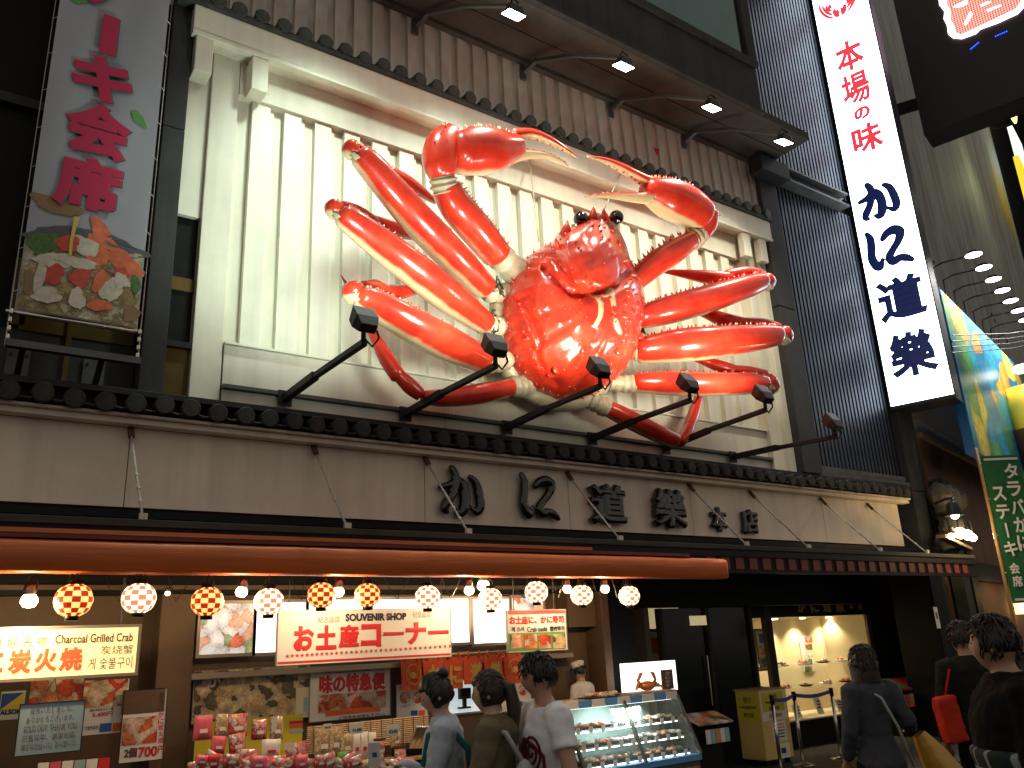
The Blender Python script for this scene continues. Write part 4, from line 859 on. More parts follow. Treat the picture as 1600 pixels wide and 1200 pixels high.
# ---- orange noren curtain
NO = thing('shop_curtain','short orange shop curtain with gold characters and crab crest','curtain',at(720,1020,.1))
mat('noren_cloth',(.60,.075,.018),.75,var=.15,vscale=5)
xa = at(625,1045,.1).x; xb = at(815,1045,.1).x; zt = at(720,1026,.1).z; npan = 6; wp = (xb-xa)/npan
q = MB(); q.cyl((xa-.1,.1,zt+.03),(xb+.1,.1,zt+.03),.012,n=8); q.build('rod','pale_wood',NO,True)
chs = ['',"か","に","道","樂",'']
for k in range(npan):
    q = MB(); Pn = []; x0 = xa+k*wp+.008; zb = at(720,1072,.1).z+.02*math.sin(k*2.3)
    for i in range(9):
        for j in range(9):
            u,v = i/8,j/8; Pn.append((x0+u*(wp-.016)+.01*math.sin(v*3+k)*v, .1-.015*math.sin(u*PI*2+k*1.7)*(.3+v)-.01*v, zt+(zb-zt)*v))
    q.grid(Pn,9,9); cl = q.build('curtain_panel','noren_cloth',NO,True)
    q = MB(); q.tube([(x0+wp*.2,.1,zt+.045),(x0+wp*.2,.085,zt+.03),(x0+wp*.2,.1,zt-.02)],.014,6); q.tube([(x0+wp*.75,.1,zt+.045),(x0+wp*.75,.085,zt+.03),(x0+wp*.75,.1,zt-.02)],.014,6); q.build('loop','noren_cloth',cl,True)
    M = Matrix.Translation((x0+wp/2,.065,(zt+zb)/2-.02))@FACE
    if chs[k]: text(chs[k],'lettering','ink_gold',cl,M,wp*.62,.2,bold=.05)
    else:
        q = MB(); c = Vector((x0+wp/2,.062,(zt+zb)/2)); q.tube([c+Vector((math.cos(2*PI*j/20)*.085,0,math.sin(2*PI*j/20)*.1)) for j in range(21)],.006,5,False)
        for sgn in (-1,1):
            for j in range(3): q.tube([c+Vector((sgn*.02,0,-.02)),c+Vector((sgn*.055,0,.02-.03*j)),c+Vector((sgn*.04,0,.055-.05*j))],.005,5)
        q.sph(c+Vector((0,0,-.01)),(.03,.004,.035),10,8); q.build('crest','ink_gold',cl)
# ---- souvenir stall: yellow board, goods
YB = board('yellow_display_board','yellow display board with rainbow stripe behind the snack packs','display board',(306,1122,474,1240),-.10,'yellow_board',.02)
for y0,mt_ in ((1126,'ink_red'),(1132,'ink_orange'),(1140,'sky_blue_board')): patch('stripe',mt_,YB,452,y0,473.5,y0+5,-.1005)
stall = thing('stall_table','dark low stall table heaped with souvenir packs','table',(3.1,-.9,0)); q = MB(); q.box(1.55,4.5,-1.45,-1.001,.50,.54); q.build('table_top','brown_wood',stall)
for xx in (1.65,4.4):
    for yy in (-1.4,-1.05): q = MB(); q.box(xx-.025,xx+.025,yy-.025,yy+.025,0,.499); q.build('leg','brown_wood',stall)
def pack(px,py,w,h,mt_,label,Y,tilt=0,name='snack_pack',grp='packed souvenirs on the stall',dpt=.06,top=None):
    """a pillowy packet / box standing at the pixel of its centre"""
    c = at(px,py,Y); k = 1/ppm(c); W2,H2 = w*k/2,h*k/2
    t = thing(name,label,'snack pack',(c.x,c.y,c.z-H2),grp); M = Matrix.Rotation(tilt,3,'Y'); q = MB(); n=8; vs=[]
    for side in (-1,1):
        for i in range(n+1):
            for j in range(n+1):
                u,v = -1+2*i/n,-1+2*j/n; b_ = (1-abs(u)**4)*(1-abs(v)**4); p = Vector((u*W2,side*dpt/2*(.15+.85*b_)+.004*math.sin(i*2.1+j*1.3),v*H2)); vs.append(c+M@p)
    m1=(n+1)**2; fs=[]
    for i in range(n):
        for j in range(n):
            a=i*(n+1)+j; fs+= [(a,a+n+1,a+n+2,a+1),(m1+a+1,m1+a+n+2,m1+a+n+1,m1+a)]
    q.add(vs,fs); q.build('packet',mt_,t,True)
    q = MB(); q.obox(c+M@Vector((0,-dpt*.55,-H2*.25)),M,W2*.42,.002,H2*.16); q.build('printed_label','white_board' if mt_!='white_board' else 'ink_red',t)
    if top: q = MB(); q.obox(c+M@Vector((0,0,H2*1.05)),M,W2*1.0,dpt*.3,H2*.14); q.build('header_card',top,t)
    return t
PK = [(317,1137,28,36,'ink_pink',-.55,0,'pink square pack at the left of the yellow board'),(346,1134,20,34,'snack_tan',-.55,0,'pale gold twist pack between two red packs'),(371,1133,30,34,'snack_pack',-.55,0,'red glossy pack right of the pale gold one'),
 (341,1164,22,26,'ink_pink',-.6,.1,'pink pack in the second row on the left'),(371,1162,26,30,'snack_pack',-.6,-.1,'red and white pack in the second row'),(333,1187,30,22,'snack_pack',-.7,.5,'red speckled pack lying tilted in front at left'),(385,1183,36,24,'snack_pack',-.7,.1,'red dotted pack in front of the yellow board'),
 (423,1170,30,28,'white_board',-.65,.05,'white box with red circles beside the yellow board'),(428,1188,38,14,'snack_pack',-.75,0,'low red tray pack below the white box'),(464,1178,36,34,'snack_pack',-.7,-.1,'pink pack in a basket at the stall middle'),
 (505,1160,28,44,'snack_tan',-.55,0,'clear bag of tan crackers at left of the bamboo mat'),(524,1158,22,42,'snack_tan',-.56,.03,'cracker bag with orange seal beside the first'),(541,1164,20,34,'snack_tan',-.58,-.05,'small dark cracker bag leaning right'),
 (556,1165,14,38,'white_board',-.57,0,'narrow white carton, first of three on the mat'),(568,1164,14,38,'white_board',-.57,0,'narrow white carton, second of three on the mat'),(581,1163,14,36,'white_board',-.57,0,'narrow white carton, third of three on the mat'),
 (618,1156,16,22,'snack_tan',-.57,0,'small gold sweet pack under the price card'),(593,1170,18,26,'snack_pack',-.72,0,'red pack with dark header left of the price card'),(625,1184,20,30,'snack_pack',-.74,0,'red pack with dark header at the mat end'),(536,1186,20,22,'ink_green',-.74,0,'green card box in front of the cracker bags'),
 (405,1140,24,30,'snack_pack',-.5,.05,'red pack hung before the yellow board middle'),(432,1138,20,34,'snack_tan',-.5,-.03,'tan pack hung before the yellow board middle'),(578,1196,40,20,'snack_pack',-.8,.1,'red and tan pack at the bottom under the price card'),(545,1203,34,16,'ink_red',-.8,0,'flat red pack at the bottom of the frame')]
for px,py,w,h,mt_,Y_,ti,lb in PK: pack(px,py,w,h,mt_,lb,Y_,ti,top='ink_brown' if 'dark header' in lb else None)
for px,py,w,h,s in ((512,1135,14,8,'¥648'),(558,1138,22,15,'¥1,080'),(614,1140,22,16,'¥540'),(588,1186,24,14,'¥1,080'),(429,1131,7,22,''),(452,1166,16,9,''),(405,1192,18,12,'¥970')):
    c = at(px,py,-.84); k = 1/ppm(c); t = thing('price_card','small white price card among the souvenirs near '+{512:'the cracker bags top',558:'the white cartons',614:'the gold sweet pack',588:'the bottom red packs',429:'the white circle box',452:'the pink basket',405:'the low red tray'}[px],'price card',c,'price cards'); q = MB(); q.box(c.x-w*k/2,c.x+w*k/2,c.y,c.y+.004,c.z-h*k/2,c.z+h*k/2); q.build('card','white_board',t)
    if s: text(s,'lettering','ink_black',t,Matrix.Translation(c+Vector((0,-.002,-h*k*.15)))@FACE,w*k*.7,h*k*.35,bold=.02)
ORD = 'first second third fourth fifth sixth seventh eighth ninth tenth eleventh twelfth thirteenth fourteenth fifteenth sixteenth seventeenth eighteenth nineteenth twentieth'.split(); ORD += ['twenty-'+o for o in ORD[:9]]+['thirtieth']
for k in range(30):
    px_ = 300+k*11.6+random.uniform(-4,4); py_ = 1196+random.uniform(-8,6); pack(px_,py_,random.uniform(18,28),random.uniform(16,24),random.choice(['snack_pack','ink_red','snack_pack','ink_pink','snack_tan']),'snack pack in the heap along the stall front, %s from the left'%ORD[k],-.95-random.uniform(0,.08),random.uniform(-.5,.5),grp='heaped snack packs')
# bamboo mat rack
BM = thing('bamboo_mat_rack','bamboo slat mat rack behind the cracker bags','rack',at(575,1150,-.42))
a,b,c,d = rect(484,1126,673,1168,-.42); 
for k in range(14): zz = c+(d-c)*(k+.5)/14; q = MB(); q.cyl((a,-.42,zz),(b,-.42,zz),.0095,n=6); q.build('bamboo_slat','pale_wood',BM)
for k in range(11): xx = a+(b-a)*(k+.5)/11; q = MB(); q.cyl((xx,-.433,c),(xx,-.433,d),.003,n=5); q.build('binding_cord','ink_brown',BM)
q = MB(); q.box(a,b+.1,-.70,-.45,c-.12,c-.10); q.build('shelf','pale_wood',BM)
for xx in (a+.05,b): q = MB(); q.box(xx-.015,xx+.015,-.45,-.42,0,c-.05); q.build('leg','brown_wood',BM)
# silver sachets on black stand
for k in range(4):
    c = at(648+k*7.5,1152,-.62); t = thing('silver_sachet','shiny silver sachet leaning on the black stand, '+['first','second','third','fourth'][k]+' from the left','sachet',c,'silver sachets'); q = MB(); q.obox(c,Matrix.Rotation(.5,3,'X')@Matrix.Rotation(.15,3,'Y'),.026,.012,.11); q.build('sachet','chrome',t,bevel=.005)
sd = thing('black_stand','black slanted display stand beside the bamboo mat','stand',at(655,1190,-.6)); a,b,c,d = rect(636,1168,676,1260,-.55); q = MB(); q.box(a,b,-.55,-.25,0,d); q.build('stand_body','black_paint',sd)
# ---- glass display case
DC = thing('display_case','slanted glass display case full of lit bento trays','display case',(5.8,-.5,0))
mat('case_glass',(.8,.95,.92),.05,alpha=.10,spec=.6); mat('case_frame',(.10,.10,.09),.35,metal=.6); mat('case_dark',(.05,.07,.07),.5); mat('case_blue',(.10,.28,.55),.45); mat('case_back',(.16,.24,.23),.35)
emat('case_tube',(.86,1,.95),7)
xl = at(892,1110,-.75).x; xm = at(985,1098,-.75).x; xr = at(1068,1085,-.75).x; zt = at(985,1095,-.75).z; zm=.52
Yt, Yb_, Yk = -.62,-.92,-.12
q = MB(); q.box(xl,xr,Yb_+.02,Yk,.06,zm-.06); cb = q.build('base_cabinet','case_dark',DC,bevel=.01)
q = MB(); q.box(xl+.02,xr-.02,Yb_+.005,Yb_+.019,.10,zm-.12); q.build('front_panel','food_crab_big',DC)
q = MB(); q.box(xl-.01,xr+.01,Yb_-.005,Yk,zm-.06,zm); q.build('blue_ledge','case_blue',DC)
q = MB(); q.box(xl,xr,Yk-.03,Yk,zm,zt); q.build('back_panel','case_back',DC)
q = MB(); q.box(xl-.01,xr+.01,Yt-.02,Yk,zt,zt+.03); q.build('top_board','pale_wood',DC)
for k in range(9):
    x0 = xl+(xr-xl)*k/9; q = MB(); q.box(x0+.005,x0+(xr-xl)/9-.005,Yt-.035,Yt-.02,zt-.035,zt+.045); q.build('price_strip',['white_board','case_blue'][k%2],DC)
for xx in (xl,xm,xr): q = MB(); q.bar((xx,Yt-.02,zt),(xx,Yb_,zm),.035,.03,(0,1,0)); q.build('glass_post','case_frame',DC)
for x0,x1 in ((xl+.02,xm-.02),(xm+.02,xr-.02)):
    q = MB(); q.add([(x0,Yb_+.005,zm+.005),(x1,Yb_+.005,zm+.005),(x1,Yt-.012,zt-.005),(x0,Yt-.012,zt-.005)],[(0,1,2,3)]); q.build('glass_pane','case_glass',DC)
q = MB(); q.add([(xr-.008,Yb_,zm),(xr-.008,Yk,zm),(xr-.008,Yk,zt),(xr-.008,Yt,zt)],[(0,1,2,3)]); q.build('glass_pane','case_glass',DC)
q = MB(); q.cyl((xl+.05,Yt+.03,zt-.03),(xr-.05,Yt+.03,zt-.03),.012,n=8); q.build('strip_light','case_tube',DC,True)
area_light('strip_glow',DC,((xl+xr)/2,Yt+.05,zt-.05),((xl+xr)/2,-.45,zm),22,(.9,1,.95),.5)
names = ['upper','middle','lower']
for r_ in range(3):
    zz = zm+.03+(2-r_)*(zt-zm)*.27; yy = Yb_+.06+(2-r_)*.075
    q = MB(); q.box(xl+.03,xr-.03,yy+.02,Yk-.04,zz-.012,zz); q.build('shelf','case_glass',DC)
    q = MB(); q.cyl((xl+.05,yy+.06,zz-.025),(xr-.05,yy+.06,zz-.025),.006,n=6); q.build('shelf_light','case_tube',DC)
    for k in range(9):
        x0 = xl+.05+(xr-xl-.1)*k/9; w_ = (xr-xl-.1)/9-.015
        t = thing('bento_tray','black tray of crab food on the %s case shelf, %s from the left'%(names[r_],['first','second','third','fourth','fifth','sixth','seventh','eighth','ninth'][k]),'food tray',(x0+w_/2,yy+.1,zz),'bento trays in the case')
        q = MB(); q.box(x0,x0+w_,yy+.03,yy+.3,zz+.004,zz+.03); q.build('tray','black_paint',t)
        q = MB()
        for j in range(7): q.sph((x0+w_*random.uniform(.2,.8),yy+random.uniform(.06,.26),zz+.035),(random.uniform(.02,.045),random.uniform(.02,.04),random.uniform(.012,.03)),8,6)
        q.build('food',random.choice(['dish_food','food_sushi','white_board','food_crab']),t,True)
        q = MB(); q.box(x0+w_*.3,x0+w_*.65,yy+.018,yy+.02,zz-.03,zz+.03); q.build('price_tag','white_board',t)
# things on top of the case
LB = thing('crab_light_box','bright white light box with a boiled crab standing before it','light box',(6.6,-.3,zt+.03)); a,b,c,d = rect(976,1034,1058,1080,-.25); q = MB(); q.box(a,b,-.25,-.19,zt+.031,d); q.build('lit_face','light_white',LB)
TR = thing('wooden_tray','wooden serving tray on top of the display case','tray',(6.3,-.45,zt+.03)); a2,b2,_,_ = rect(978,1070,1045,1080,-.45); q = MB(); q.box(a2,b2,-.58,-.32,zt+.032,zt+.06); q.build('tray_base','pale_wood',TR)
BC = thing('boiled_crab','whole boiled crab with raised claws on the wooden tray','crab',((a2+b2)/2,-.45,zt+.06)); c = Vector(((a2+b2)/2,-.45,zt+.12)); mat('boiled_shell',(.62,.20,.05),.35,var=.2,vscale=20)
q = MB(); q.sph(c,(.11,.08,.055),14,8); q.build('body','boiled_shell',BC,True)
for sg in (-1,1):
    q = MB(); q.tube([c+Vector((sg*.08,0,0)),c+Vector((sg*.14,0,.06)),c+Vector((sg*.10,-.01,.13)),c+Vector((sg*.06,-.01,.15))],[.02,.018,.022,.004],8); q.build('claw','boiled_shell',BC,True)
    for j in range(3): q = MB(); q.tube([c+Vector((sg*.07,.0,-.01)),c+Vector((sg*(.15+.02*j),-.02*j,.03-.02*j)),c+Vector((sg*(.20+.01*j),-.03*j,-.04))],[.015,.012,.003],6); q.build('leg','boiled_shell',BC,True)
MC = board('menu_card','dark upright menu card right of the boiled crab','menu card',(1034,1046,1052,1077),-.40,'brown_wood',.01); 
for k,ch in enumerate('かにみそ'): tpx(ch,'lettering','ink_white',MC,1040,1049+k*6.5,1047,1054+k*6.5,-.4005)
a,b,c,d = rect(915,1068,975,1090,-.4); PL = thing('food_platter','platter of wrapped food at the left on the case top','platter',((a+b)/2,-.4,zt+.03)); q = MB(); q.box(a,b,-.55,-.25,zt+.032,zt+.045); q.build('platter','black_paint',PL); q = MB()
for j in range(16): q.sph((random.uniform(a+.04,b-.04),random.uniform(-.52,-.28),zt+.065),(.05,.04,.03),8,6)
q.build('food','dish_food',PL,True)
# leaflet counter right of the case
a,b,c,d = rect(1078,1118,1132,1130,-.2); LC = thing('leaflet_counter','small tilted leaflet counter right of the display case','counter',((a+b)/2,-.2,0)); q = MB(); q.obox(((a+b)/2,-.2,d-.03),Matrix.Rotation(.35,3,'X'),(b-a)/2,.16,.01); q.build('menu_top','food_sushi',LC); q = MB(); q.box(a+.1,b-.1,-.2,.1,0,c-.12); q.build('stand_body','black_paint',LC)
for k in range(5): q = MB(); x0 = a+.12+k*.085; q.box(x0,x0+.075,-.34,-.325,c-.22,c-.06); q.build('leaflet',['white_board','sky_blue_board','kraft'][k%3],LC)
# ---- doorway: lit window with crab poster, glass doors
spart('lit_wall','cream_board',(8.0,9.05,1.6,1.62,1.1,2.35)); a,b,c,d = rect(1004,984,1068,1032,1.4); DP = board('crab_door_poster','poster of two orange crabs in the lit doorway','poster',(1004,986,1069,1034),1.38,'white_board',.012,'brown_wood',.015); 
patch('photo','food_crab_big',DP,1016,996,1064,1020,1.379); tpx('毛がに','lettering','ink_black',DP,1046,988,1062,993,1.379,bold=.04)
lw = board('transom_window','small cream lit transom window above the dark doors','window',(1079,962,1104,977),1.0,'light_cream',.02); lw2 = board('transom_window','large cream lit transom window over the crab poster','window',(1003,950,1062,982),1.37,'light_cream',.02)
_M['light_cream'].node_tree.nodes['Principled BSDF'].inputs['Emission Strength'].default_value = .85
emat('dim_cream',(1,.78,.42),.38); lw.children[0].data.materials[0] = _M['dim_cream']; lw2.children[0].data.materials[0] = _M['dim_cream']
mat('door_glass',(.006,.010,.010),.15,spec=.25); spart('glass_door','door_glass',(9.0,9.9,1.05,1.08,0,2.19)); spart('glass_door','door_glass',(9.95,10.9,1.05,1.08,0,2.19))
for xx in (8.95,9.925,10.92): spart('door_frame','window_frame',(xx-.03,xx+.03,1.0,1.10,0,2.19))
q = MB(); q.cyl((9.82,1.0,.8),(9.82,1.0,1.5),.015,n=8); q.build('door_pull','chrome',SF)
# ---- lit display window on the right
Yw = 1.15; a,b,zb,zt2 = rect(1212,966,1368,1118,Yw); zb = .42; zt2 = 2.02
DW = thing('show_window','warm lit show window with glass shelves of dish samples','show window',((a+b)/2,Yw,0)); al,_,_,_ = rect(1168,975,1200,1090,Yw)
mat('niche_wall',(.72,.60,.38),.6,var=.05)
q = MB(); q.box(al,b,Yw+.95,Yw+1.0,zb,zt2); q.build('back_wall','niche_wall',DW)
q = MB(); q.box(b,b+.05,Yw+.02,Yw+1.0,zb,zt2); q.build('side_wall','niche_wall',DW); q = MB(); q.box(al-.05,al,Yw+.02,Yw+1.0,zb,zt2); q.build('side_wall','niche_wall',DW)
q = MB(); q.box(al,b,Yw+.02,Yw+1.0,zt2,zt2+.04); q.build('ceiling','niche_wall',DW); q = MB(); q.box(al,b,Yw+.02,Yw+1.0,zb-.04,zb); q.build('floor','niche_wall',DW)
q = MB(); q.box(al-.3,b+1.3,Yw-.02,Yw+.019,0,zb-.02); q.build('plinth','dark_wall',DW); q = MB(); q.box(al-.3,b+1.6,Yw-.02,Yw+.019,zt2,2.92); q.build('header','dark_wall',DW); q = MB(); q.box(b+.12,b+1.6,Yw-.01,Yw+.05,zb-.02,zt2); q.build('side_panel','dark_wall',DW)
q = MB(); q.box(b,b+.12,Yw-.03,Yw+.018,zb-.02,zt2); q.build('jamb','brown_wood',DW); x1_,x2_,_,_ = rect(1201,975,1212,1090,Yw); q = MB(); q.box(x1_,x2_,Yw-.03,Yw+.05,0,2.2); q.build('jamb','window_frame',DW)
for ch,x0,x1 in (('か',1246,1258),('に',1266,1279),('道',1285,1299),('樂',1305,1319),('本',1326,1333),('店',1340,1347)): tpx(ch,'lettering','ink_gold',DW,x0,938+(x0-1246)*.01,x1,957 if x0<1320 else 953,Yw-.023,bold=.04)
lamps_x = [x2_+.25+(b-x2_-.3)*k/3 for k in range(4)]
emat('downlight',(1,.82,.45),9)
for k,xx in enumerate(lamps_x):
    q = MB(); q.cyl((xx,Yw+.72,zt2-.02),(xx,Yw+.72,zt2-.001),.05,n=14); dl = q.build('downlight','downlight',DW)
    area_light('downlight_beam',DW,(xx,Yw+.72,zt2-.03),(xx,Yw+.80,zb),75,(1,.84,.52),.06,spot=math.radians(120),blend=.7)
area_light('downlight_beam',DW,(al+.2,Yw+.6,zt2-.03),(al+.2,Yw+.8,zb),26,(1,.82,.5),.06,spot=math.radians(120),blend=.7)
for r_,zz in ((0,1.22),(1,.86)):
    q = MB(); q.box(x2_+.02,b-.01,Yw+.30,Yw+.93,zz-.008,zz); q.build('glass_shelf','case_glass',DW)
    for k in range(5):
        xx = x2_+.2+(b-x2_-.35)*k/4; t = thing('dish_sample','plate of sample food on the %s glass shelf, %s from the left'%(['upper','lower'][r_],['first','second','third','fourth','fifth'][k]),'dish',(xx,Yw+.5,zz),'dish samples'); q = MB(); q.lathe([(0,0.002),(.08,.004),(.13,.03),(.125,.034),(.07,.012),(0,.012)],(xx,Yw+.5,zz),14); q.build('plate',random.choice(['black_paint','white_board','brown_wood']),t,True)
        q = MB()
        for j in range(6): q.sph((xx+random.uniform(-.06,.06),Yw+.5+random.uniform(-.05,.05),zz+.04),(.035,.03,random.uniform(.02,.05)),8,6)
        q.build('food',random.choice(['dish_food','food_crab','food_sushi']),t,True)
for k in range(5):
    xx = x2_+.15+(b-x2_-.3)*k/4; hh = [.26,.2,.3,.2,.12][k]; t = thing('menu_stand','small white menu stand on the show window floor, %s from the left'%['first','second','third','fourth','fifth'][k],'menu stand',(xx,Yw+.3,zb),'menu stands'); q = MB(); q.obox((xx,Yw+.3,zb+hh/2),Matrix.Rotation(-.3,3,'X'),.08,.008,hh/2); q.build('card','white_board',t)
    for j in range(3): q = MB(); q.obox((xx,Yw+.29-.012+.0*j,zb+hh/2+(.06-.05*j)),Matrix.Rotation(-.3,3,'X'),.05,.003,.012); q.build('printed_line','ink_brown',t)
for x0,y0,x1,y1,w in ((1252,993,1270,1049,'left column'),(1288,993,1304,1028,'right column')):
    pb = board('photo_chart','chart of small dish photos on the show window back wall, '+w,'poster',(x0,y0,x1,y1),Yw+.93,'white_board',.012,group='dish charts')
    for j in range(5 if x0<1280 else 3): patch('photo','food_sushi',pb,x0+6,y0+2+j*11.5,x1-1,y0+11+j*11.5,Yw+.9295)
pb = board('framed_menu','framed menu with three pictures beside the show window','picture',(1184,985,1200,1045),Yw+.5,'cream_board',.02,'brown_wood',.03)
for j in range(3): patch('photo',['ink_blue','food_crab','food_sushi'][j],pb,1186,990+j*18,1199,1005+j*18,Yw+.4995)
# ---- reception box
RB = thing('reception_box','wheeled pale wooden reception box with yellow notices','reception desk',(10.1,.5,0))
bx0,bx1,by0,by1,bz = 9.9,10.5,.2,.62,1.0; mat('maple',(.62,.44,.13),.5,var=.1,vscale=4)
q = MB(); q.box(bx0,bx1,by0,by1,.10,bz); q.build('cabinet','maple',RB,bevel=.006); q = MB(); q.box(bx0-.015,bx1+.015,by0-.015,by1+.01,bz,bz+.02); q.build('top','pale_wood',RB)
for xx in (bx0+.07,bx1-.07):
    for yy in (by0+.07,by1-.07): q = MB(); q.cyl((xx-.015,yy,.05),(xx+.015,yy,.05),.038,n=12); q.build('castor','black_paint',RB)
q = MB(); q.box(bx0-.004,bx0-.0005,by0+.03,by1-.03,bz-.40,bz-.03); q.build('yellow_notice','yellow_board',RB)
q = MB(); q.box(bx0+.02,bx1-.03,by0-.004,by0-.0005,bz-.40,bz-.005); q.build('white_notice','white_board',RB); q = MB(); q.box(bx0+.04,bx1-.08,by0-.007,by0-.0045,bz-.28,bz-.02); q.build('yellow_notice','yellow_board',RB)
SIDE = Matrix(((0,0,-1,0),(-1,0,0,0),(0,1,0,0),(0,0,0,1)))
for s,dz,w_,hh in (('受付',.12,.14,.08),('reception',.22,.28,.06),('登记处',.32,.19,.06)):
    text(s,'lettering','ink_black',RB,Matrix.Translation((bx0-.006,(by0+by1)/2,bz-dz))@SIDE,w_,hh,bold=.01)
    text(s,'lettering','ink_black',RB,Matrix.Translation(((bx0+bx1)/2-.01,by0-.009,bz-dz*.78+.01))@FACE,w_*1.2,hh*.8,bold=.01)
text('店ご案内','lettering','ink_red',RB,Matrix.Translation(((bx0+bx1)/2,by0-.006,bz-.335))@FACE,.28,.05,bold=.02)
q = MB(); q.box(bx0+.2,bx1-.1,by0-.004,by0-.0005,bz-.68,bz-.42); q.build('white_notice','white_board',RB); q = MB(); q.box(bx0+.24,bx1-.08,by0-.004,by0-.0005,bz-.90,bz-.71); q.build('white_notice','white_board',RB)
for j_ in range(5): q = MB(); q.box(bx0+.23,bx1-.14,by0-.006,by0-.0045,bz-.47-.04*j_,bz-.455-.04*j_); q.build('printed_line',['ink_orange','ink_black'][j_>1],RB)
q = MB(); q.box(bx0+.33,bx1-.17,by0-.006,by0-.0045,bz-.84,bz-.77); q.build('black_mark','ink_black',RB)
# ---- queue stanchions
mat('belt_blue',(.02,.06,.22),.6)
SP = [(9.62,-.25),(10.35,-.05),(11.15,-.10)]
for k,(x,y) in enumerate(SP):
    t = thing('queue_stanchion','chrome queue post '+['left of the reception box with belt across the notices','in front of the reception box','right, before the lit show window'][k],'queue post',(x,y,0),'queue posts'); q = MB(); q.cyl((x,y,.02),(x,y,.92),.024,n=14); q.build('post','chrome',t,True); q = MB(); q.lathe([(0,.012),(.16,.012),(.155,.03),(.04,.045),(.025,.06)],(x,y,0),24); q.build('base','chrome',t,True); q = MB(); q.cyl((x,y,.86),(x,y,.97),.03,n=14); q.build('belt_head','black_paint',t,True)
    if k < 2:
        x2,y2 = SP[k+1]; q = MB(); n=10; Pn=[]
        for i in range(n+1):
            u=i/n; px_,py_=x+(x2-x)*u,y+(y2-y)*u; s_=-.04*math.sin(u*PI); Pn += [(px_,py_-.002,.90+s_),(px_,py_-.002,.95+s_)]
        q.grid(Pn,n+1,2); q.build('belt','belt_blue',t)
# menu lectern by the show window
a,b,c,d = rect(1392,1066,1440,1078,.6); LCT = thing('menu_lectern','red and green menu lectern right of the show window','lectern',((a+b)/2,.6,0)); q = MB(); q.obox(((a+b)/2,.6,d-.02),Matrix.Rotation(.4,3,'X'),(b-a)/2,.2,.012); q.build('menu_top','ink_red',LCT); q = MB(); q.obox((a+.12,.6-.006,d-.005),Matrix.Rotation(.4,3,'X'),.12,.19,.01); q.build('green_menu','ink_green',LCT); q = MB(); q.box(a+.05,b-.05,.45,.75,0,c-.1); q.build('stand_body','dark_wall',LCT); q = MB(); q.box(a,b,.42,.44,c-.25,c-.05); q.build('menu_pocket','food_crab',LCT)
# ================================================================ projecting vertical sign
emat('sign_white',(.82,.92,1.0),7); mat('sign_case',(.02,.028,.045),.4,metal=.3)
emat('ink_navy_lit',(.006,.016,.09),.6); emat('sign_red',(1,.06,.09),.75)
S0 = Vector((14.08,-.2,5.6)); S1 = Vector((14.35,-1.22,5.6)); ex = (S1-S0).normalized(); wS = (S1-S0).length; nS = ex.cross(Vector((0,0,1)))
VS = thing('vertical_sign','tall glowing white vertical sign projecting from the building corner','sign',(14.3,-.7,5.6))
Mx = Matrix((ex,-nS,Vector((0,0,1)))).transposed()
q = MB(); q.obox(S0+ex*wS/2-nS*.26+Vector((0,0,5.0)),Mx,wS/2+.02,.25,5.08); q.build('case','sign_case',VS,bevel=.01)
q = MB(); q.obox(S0+ex*wS/2-nS*.004+Vector((0,0,5.0)),Mx,wS/2,.004,5.0); q.build('lit_face','sign_white',VS)
for zz in (7.4,10.4): q = MB(); q.bar(S0-nS*.25+Vector((0,0,zz-5.6)),(14.2,.2,zz),.12,.12); q.build('bracket','dark_metal',VS)
def onplane(px,py,p0,n):
    r = Vector(ROT@np.array([px-800,py-600,FPX])); o = Vector((0,-CAM_D,CAM_H)); t = (Vector(p0)-o).dot(n)/r.dot(n); return o+r*t
Rs = Matrix((ex,Vector((0,0,1)),nS)).transposed().to_4x4()
def sgn(s,x0,y0,x1,y1,mt_,bd):
    cx,cy=(x0+x1)/2,(y0+y1)/2; c=onplane(cx,cy,S0,nS); w=(onplane(x1,cy,S0,nS)-onplane(x0,cy,S0,nS)).dot(ex); h=(onplane(cx,y0,S0,nS)-onplane(cx,y1,S0,nS)).z
    if mt_ == 'ink_navy_lit':
        z = heavy(s,w,h,.02,.009,.034,2); Mz = Matrix.Translation(c+nS*.004)@Rs; z.v = [tuple(Mz@Vector(v)) for v in z.v]; z.build('lettering',mt_,VS,True); return
    text(s,'lettering',mt_,VS,Matrix.Translation(c+nS*.006)@Rs,w,h,bold=bd,shear=.0)
for a in (('本',1304,62,1350,112,'sign_red',.035),('場',1314,112,1360,164,'sign_red',.03),('の',1333,166,1361,187,'sign_red',.06),('味',1330,192,1380,238,'sign_red',.035),('か',1340,281,1406,342,'ink_navy_lit',.06),('に',1354,352,1424,420,'ink_navy_lit',.06),('道',1369,430,1447,500,'ink_navy_lit',.06),('樂',1387,516,1464,588,'ink_navy_lit',.045)): sgn(*a)
